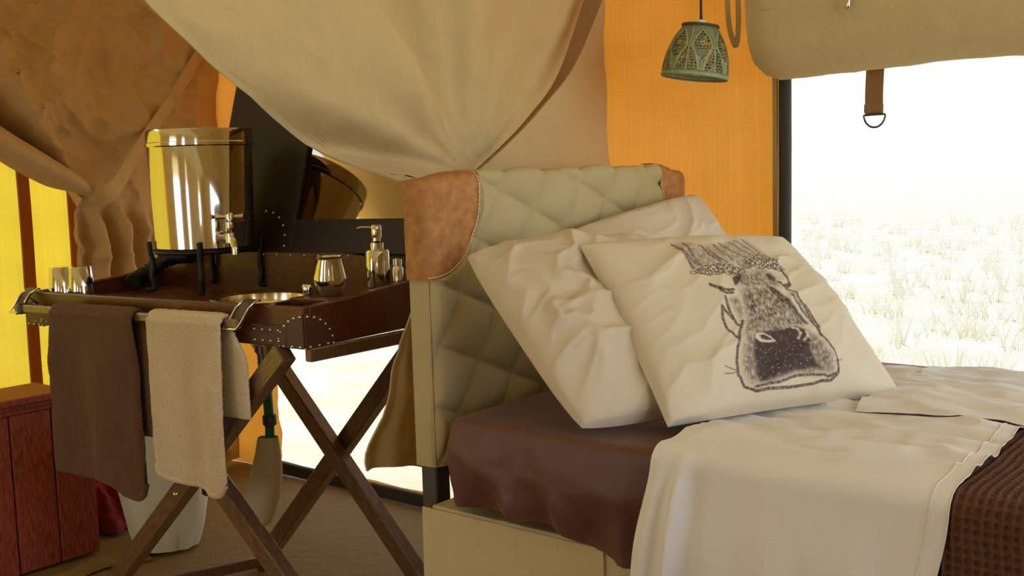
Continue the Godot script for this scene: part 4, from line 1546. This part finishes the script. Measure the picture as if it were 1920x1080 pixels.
	for p in [[-1.045, -0.075, "upturned steel cup at the left end of the washstand"], [-0.985, -0.095, "upturned steel cup between other cup and the iron stand"]]:
		var o := obj("steel_cup", cup, M.steel)
		o.position = wsp(p[0], dk + 0.001, p[1])
		tag(o, p[2], "cup", "steel cups on the washstand")
		i += 1
	# soap dispenser, tumbler, small bottle, little jar on the corner shelf
	var sh := 0.880
	var sp := thing("soap_dispenser", "tall steel soap dispenser with pump on the washstand corner", "soap dispenser", wsp(-0.095, sh, -0.335))
	b = MB.new()
	b.lathe([Vector2(0, 0), Vector2(0.028, 0), Vector2(0.0295, 0.002), Vector2(0.0295, 0.086), Vector2(0.026, 0.091), Vector2(0.016, 0.093)], 40)
	obj("bottle", b, M.steel, sp)
	b = MB.new()
	b.lathe([Vector2(0.0165, 0.090), Vector2(0.0165, 0.108), Vector2(0.012, 0.110), Vector2(0.010, 0.112), Vector2(0.010, 0.120)], 28)
	obj("collar", b, M.steel, sp)
	b = MB.new()
	b.lathe([Vector2(0.0125, 0.120), Vector2(0.0130, 0.121), Vector2(0.0130, 0.148), Vector2(0.011, 0.151), Vector2(0, 0.151)], 28)
	b.tube(path([Vector3(-0.006, 0.144, 0.005), Vector3(-0.026, 0.1455, 0.021), Vector3(-0.036, 0.143, 0.029)], 8), 0.0032, 8)
	obj("pump", b, M.steel, sp)
	metal("tumbler_holder", [Vector2(0, 0), Vector2(0.026, 0), Vector2(0.028, 0.002), Vector2(0.0385, 0.035), Vector2(0.038, 0.039), Vector2(0.028, 0.082), Vector2(0.030, 0.087), Vector2(0.033, 0.089), Vector2(0.031, 0.0895), Vector2(0.026, 0.082), Vector2(0.030, 0.05), Vector2(0.0, 0.045)],
		"squat waisted steel tumbler holder in front of the soap dispenser", "holder", wsp(-0.085, sh, -0.165))
	metal("small_bottle", [Vector2(0, 0), Vector2(0.013, 0), Vector2(0.0135, 0.002), Vector2(0.0135, 0.046), Vector2(0.010, 0.050), Vector2(0.010, 0.053), Vector2(0.011, 0.054), Vector2(0.011, 0.068), Vector2(0.006, 0.071), Vector2(0, 0.071)],
		"slim small steel bottle right of the soap dispenser by the headboard", "bottle", wsp(-0.040, sh, -0.345), 28)
	metal("small_jar", [Vector2(0, 0), Vector2(0.009, 0), Vector2(0.010, 0.002), Vector2(0.010, 0.012), Vector2(0.0115, 0.013), Vector2(0.0115, 0.024), Vector2(0.010, 0.026), Vector2(0, 0.026)],
		"tiny steel lidded jar left of the tumbler holder", "jar", wsp(-0.135, sh, -0.140), 24)
	# black ribbed hose behind the drum
	b = MB.new()
	b.tube(path([wsp(-1.0, dk + 0.03, -0.27), wsp(-1.03, dk + 0.045, -0.33), wsp(-0.99, dk + 0.09, -0.39), wsp(-0.90, dk + 0.10, -0.40)], 90), func(q): return 0.022 + 0.004 * sin(q * 110.0), 12)
	tag(obj("ribbed_hose", b, M.black_rubber), "black ribbed hose lying behind the iron stand", "hose")
	towel("towel", "dark brown hand towel hanging on the left of washstand rail", -0.89, -0.535, M.brown_terry, [[0.0, 0.415], [0.3, 0.425], [0.66, 0.425], [0.82, 0.45], [0.95, 0.445], [1.0, 0.36]], 0.30, 0.075, 2.0)
	towel("towel", "beige hand towel hanging on the right of washstand rail", -0.475, -0.205, M.beige_terry, [[0.0, 0.355], [0.12, 0.372], [0.6, 0.39], [0.9, 0.395], [1.0, 0.36]], 0.22, 0.045, 6.0)


func towel(called: String, label: String, x0: float, x1: float, m: Material, low: Array, behind: float, shift: float, sd: float) -> void:
	var b := MB.new()
	for side in [1.0, -1.0]:
		b.grid(70, 190, func(a, c):
			# c: 0 at the back hem, over the rail, 1 at the front hem
			var lf := curve(low, a)
			var total := behind + 0.05 + lf
			var s: float = c * total
			var th := 0.0075 * pow(maxf(0.0, 1.0 - pow(absf(2 * a - 1), 14.0)), 0.5) * (0.25 + 0.75 * pow(maxf(0.0, 1.0 - pow(absf(2 * c - 1), 40.0)), 0.5))
			var r := 0.013
			var xx: float = lerpf(x0, x1, a)
			var p: Vector3
			var nn: Vector3
			if s < behind:
				p = Vector3(xx + shift * smooth(0.0, 0.1, behind - s), 0.838 - (behind - s), 0.040 - r)
				nn = Vector3(0, 0, -1)
			elif s < behind + 0.05:
				var an := PI * (s - behind) / 0.05
				nn = Vector3(0, sin(an), -cos(an))
				p = Vector3(xx + shift * 0.0, 0.838, 0.040) + nn * r
			else:
				p = Vector3(xx, 0.838 - (s - behind - 0.05), 0.040 + r)
				nn = Vector3(0, 0, 1)
				var dn := s - behind - 0.05
				var k := smooth(0.0, 0.15, dn)
				p += Vector3(-0.012 * dn / 0.4 * (1.0 - a), 0, k * (0.012 * sin(a * 9.0 + sd) + 0.006 * n1.get_noise_2d(a * 3 + sd, dn * 5)) + 0.006)
			return p + nn * side * th + nn * side * 0.0020 * n2.get_noise_2d(a * 110 * (x1 - x0) / 0.3 + sd, s * 300) , side > 0)
	var t := thing(called, label, "towel", Vector3.ZERO, "hand towels on the washstand rail")
	var o := obj("cloth", b, m, t)
	o.transform = WS.transform
	var hm := MB.new()
	var ps := []
	for k in 40:
		var a := 0.03 + 0.94 * k / 39.0
		ps.append(Vector3(lerpf(x0, x1, a) - 0.012 * (1.0 - a), 0.838 - curve(low, a) + 0.004, 0.040 + 0.013 + 0.006 + 0.012 * sin(a * 9.0 + sd) + 0.006 * n1.get_noise_2d(a * 3 + sd, curve(low, a) * 5)))
	hm.tube(ps, 0.0085, 10)
	var ho := obj("hem", hm, m, t)
	ho.transform = WS.transform


func below_washstand() -> void:
	# drain hose: steel tail, green hose with clamp, canvas sleeve
	var t := thing("drain_hose", "green drain hose running down from basin into a canvas sleeve", "hose")
	var at := wsp(-0.335, 0.0, -0.165)
	var b := MB.new()
	var top := Vector3(at.x, 0.668, at.z)
	b.tube(path([top, Vector3(-0.725, 0.60, -0.21), Vector3(-0.755, 0.52, -0.235), Vector3(-0.765, 0.44, -0.24)], 24), 0.0125, 14)
	obj("tube", b, M.green_hose, t)
	b = MB.new()
	b.lathe([Vector2(0.0, -0.013), Vector2(0.016, -0.013), Vector2(0.018, -0.011), Vector2(0.018, 0.011), Vector2(0.016, 0.013), Vector2(0, 0.013)], 20, Vector3(-0.750, 0.535, -0.232))
	b.box(Vector3(-0.735, 0.540, -0.218), Vector3(0.012, 0.010, 0.012), 0.002)
	obj("clamp", b, M.post_metal, t)
	var sl := MB.new()
	sl.grid(36, 60, func(a, c):
		var an: float = TAU * a
		var y: float = lerpf(0.488, 0.225, c)
		var cx: float = -0.765 - 0.012 * c - 0.075 * pow(c, 2.0)
		var r := 0.026 + 0.018 * sin(c * PI * 0.75) - 0.02 * smooth(0.9, 1.0, c)
		r += 0.004 * n1.get_noise_3d(cos(an) * 1.5, sin(an) * 1.5, y * 9)
		return Vector3(cx, y, -0.235) + Vector3(0.775, 0, -0.63) * cos(an) * r * (1.0 + 0.12 * c) + Vector3(0.63, 0, 0.775) * sin(an) * r * 0.7, true, true)
	obj("canvas_sleeve", sl, M.skirt_canvas, t).set_meta("label", "beige canvas sleeve round the hose end")
	# pale canvas bucket
	var bu := thing("canvas_bucket", "pale tapered canvas bucket standing under the washstand", "bucket", Vector3(-1.515, 0.0, -0.405))
	b = MB.new()
	b.grid(64, 40, func(a, c):
		var an: float = TAU * a
		var r: float = lerpf(0.095, 0.185, pow(c, 0.85))
		r += 0.010 * n1.get_noise_3d(cos(an) * 2.0, sin(an) * 2.0, c * 1.2) * (1.0 - 0.6 * c) * 1.5
		return Vector3(cos(an) * r, 0.008 + c * 0.43, sin(an) * r), true, true)
	b.grid(64, 6, func(a, c): return Vector3(cos(TAU * a) * 0.095 * (1 - c), 0.008 + 0.002 * c, sin(TAU * a) * 0.095 * (1 - c)))
	obj("bag", b, M.bucket_canvas, bu)
	b = MB.new()
	var ring := []
	for k in 49:
		ring.append(Vector3(cos(TAU * k / 48.0) * 0.186, 0.438, sin(TAU * k / 48.0) * 0.186))
	b.tube(ring, 0.006, 8, false)
	obj("rim", b, M.beige_sheet, bu)
	# red cloth in a heap behind the chest
	b = MB.new()
	b.grid(50, 40, func(a, c):
		var an: float = TAU * a
		var r: float = sin(c * PI / 2)
		var h := 0.17 * pow(cos(c * PI / 2), 0.8)
		var f := 1.0 + 0.16 * sin(an * 6.0 + c * 5.0) + 0.25 * n1.get_noise_3d(cos(an), sin(an), c * 3.0)
		return Vector3(-1.86 + cos(an) * r * 0.12 * f, 0.006 + h * f, -0.40 + sin(an) * r * 0.10 * f), true, true)
	tag(obj("red_cloth", b, M.red_cloth), "crumpled red cloth on the floor behind the wooden chest", "cloth")
	# loose edge of the groundsheet
	b = MB.new()
	b.grid(60, 12, func(a, c):
		var p := Vector3(-1.58, 0, 0.35).lerp(Vector3(-1.50, 0, -0.30), a)
		var w := 0.02 * sin(a * 14.0) + 0.01 * n1.get_noise_1d(a * 9)
		return p + Vector3(0.10 * (c - 0.5) + w, 0.004 + 0.022 * exp(-pow((c - 0.45 + 0.15 * sin(a * 8.0)) / 0.2, 2.0)), 0))
	tag(obj("loose_groundsheet", b, M.floor_canvas), "loose wrinkled groundsheet edge along the foot of the wooden chest", "groundsheet")


func chest() -> void:
	var t := thing("wooden_chest", "reddish brown plank chest with an orange lit lid at far left", "chest")
	var y1 := 0.487
	for k in 5:
		var b := MB.new()
		b.box(Vector3(-1.651, y1 / 2, -0.18 + 0.128 * k), Vector3(0.022, y1 - 0.01, 0.124), 0.003)
		obj("plank", b, M.chest_wood, t)
	for k in 2:
		var b := MB.new()
		b.box(Vector3(-1.735 - 0.131 * k, y1 / 2, -0.231), Vector3(0.127, y1 - 0.01, 0.022), 0.003)
		obj("plank", b, M.chest_wood, t)
	var b := MB.new()
	b.box(Vector3(-1.785, y1 / 2, 0.086), Vector3(0.25, y1 - 0.03, 0.61), 0.004)
	obj("carcass", b, M.chest_wood, t)
	b = MB.new()
	b.box(Vector3(-1.775, y1 + 0.001, 0.079), Vector3(0.275, 0.012, 0.635), 0.003)
	obj("top_ledge", b, M.chest_wood, t)
	b = MB.new()
	b.box(Vector3(-1.735, 0.5195, 0.11), Vector3(0.215, 0.022, 0.575), 0.004)
	b.box(Vector3(-1.735, 0.5, 0.11), Vector3(0.18, 0.018, 0.5), 0.002)
	obj("lid", b, M.chest_wood, t)


# ---------------------------------------------------------------- lamp
func lamp() -> void:
	var t := thing("pendant_lamp", "green pierced metal pendant lamp hanging above the bed", "lamp", Vector3(0.083, 1.496, -0.985))
	t.basis = Basis(Vector3(0.63, 0, 0.77).normalized(), -0.13)
	var b := MB.new()
	var prof := func(h): return curve([[0.0, 0.0835], [0.15, 0.0825], [0.4, 0.078], [0.65, 0.068], [0.85, 0.055], [1.0, 0.043]], h)
	var pat := func(a, h):
		# 1 hole, 2 raised line, 0 plain
		if h < 0.09 or h > 0.93:
			return 2 if h < 0.06 else 0
		var p: float = fposmod(a * 7.0, 1.0) - 0.5
		var arch: float = 0.46 * sqrt(maxf(0.0, 1.0 - pow(h / 0.56, 1.6)))
		var p2: float = fposmod(a * 7.0 + 0.5, 1.0) - 0.5
		var leaf: float = 0.40 * pow(maxf(0.0, sin(PI * clampf((h - 0.28) / 0.62, 0.0, 1.0))), 0.8)
		var inside := false
		var line := false
		if absf(p) < arch - 0.07:
			inside = absf(p) > 0.03
			line = absf(p) <= 0.03
		elif absf(p) < arch + 0.02:
			line = true
		elif absf(p2) < leaf - 0.06:
			inside = true
			var dd := sqrt(p2 * p2 + pow((h - 0.62) * 1.6, 2.0))
			if dd < 0.09:
				inside = dd < 0.035
				line = not inside
		elif absf(p2) < leaf + 0.02:
			line = true
		if inside:
			var row := floorf(h * 17.0)
			var hx: float = fposmod(a * 7.0 * 7.0 + 0.5 * row + 0.6 * sin(h * 9.0), 1.0) - 0.5
			var hy := fposmod(h * 17.0, 1.0) - 0.5
			return 1 if hx * hx / 0.17 + hy * hy / 0.14 < 1.0 else 0
		return 2 if line else 0
	var shade := func(o): return func(a, h):
		var k: int = pat.call(a, h)
		var r: float = prof.call(h) + o + (0.0012 if k == 2 and o > -0.001 else 0.0)
		return Vector3(cos(TAU * a) * r, -0.128 + 0.126 * h, sin(TAU * a) * r)
	var colr := func(a, h):
		var k: int = pat.call(a, h)
		var w := 0.5 + 0.5 * n1.get_noise_3d(cos(TAU * a) * 4.0, sin(TAU * a) * 4.0, h * 5.0)
		return Color(0.15, 0.17, 0.085).lerp(Color(0.25, 0.28, 0.15), w) * (1.5 if k == 2 else 0.9)
	var hole := func(a, h): return pat.call(a, h) == 1
	b.grid(420, 110, shade.call(0.0), true, true, colr, hole)
	b.grid(420, 110, shade.call(-0.0028), false, true, colr, hole)
	b.tint = Color(0.20, 0.23, 0.12)
	var rp := []
	for k in 49:
		rp.append(Vector3(cos(TAU * k / 48.0) * 0.0822, -0.128, sin(TAU * k / 48.0) * 0.0822))
	b.tube(rp, 0.0028, 8, false)
	b.tint = Color(0.06, 0.07, 0.04)
	b.lathe([Vector2(0.0, -0.004), Vector2(0.046, -0.004), Vector2(0.048, -0.001), Vector2(0.046, 0.003), Vector2(0.0, 0.004)], 40)
	obj("shade", b, M.verdigris, t)
	b = MB.new()
	b.lathe([Vector2(0.0, 0.003), Vector2(0.0135, 0.003), Vector2(0.0135, 0.010), Vector2(0.011, 0.014), Vector2(0.0, 0.014)], 24)
	obj("lamp_holder", b, M.white_plastic, t)
	b = MB.new()
	var up := t.basis.inverse() * Vector3.UP
	b.tube([Vector3(0, 0.012, 0), Vector3(0, 0.012, 0) + up * 0.02, Vector3(0, 0.012, 0) + up * 0.5], func(q): return 0.0045 if q < 0.3 else 0.0032, 8)
	obj("cord", b, M.cord_red, t)
	b = MB.new()
	var sp := []
	for k in 13:
		var an := PI * k / 12.0
		sp.append(Vector2(0.019 * sin(an) + 0.0001, -0.062 - 0.022 * cos(an)))
	b.lathe(sp, 20)
	b.lathe([Vector2(0.0001, -0.044), Vector2(0.012, -0.044), Vector2(0.012, -0.004), Vector2(0.0001, -0.004)], 16)
	obj("bulb", b, M.white_plastic, t)
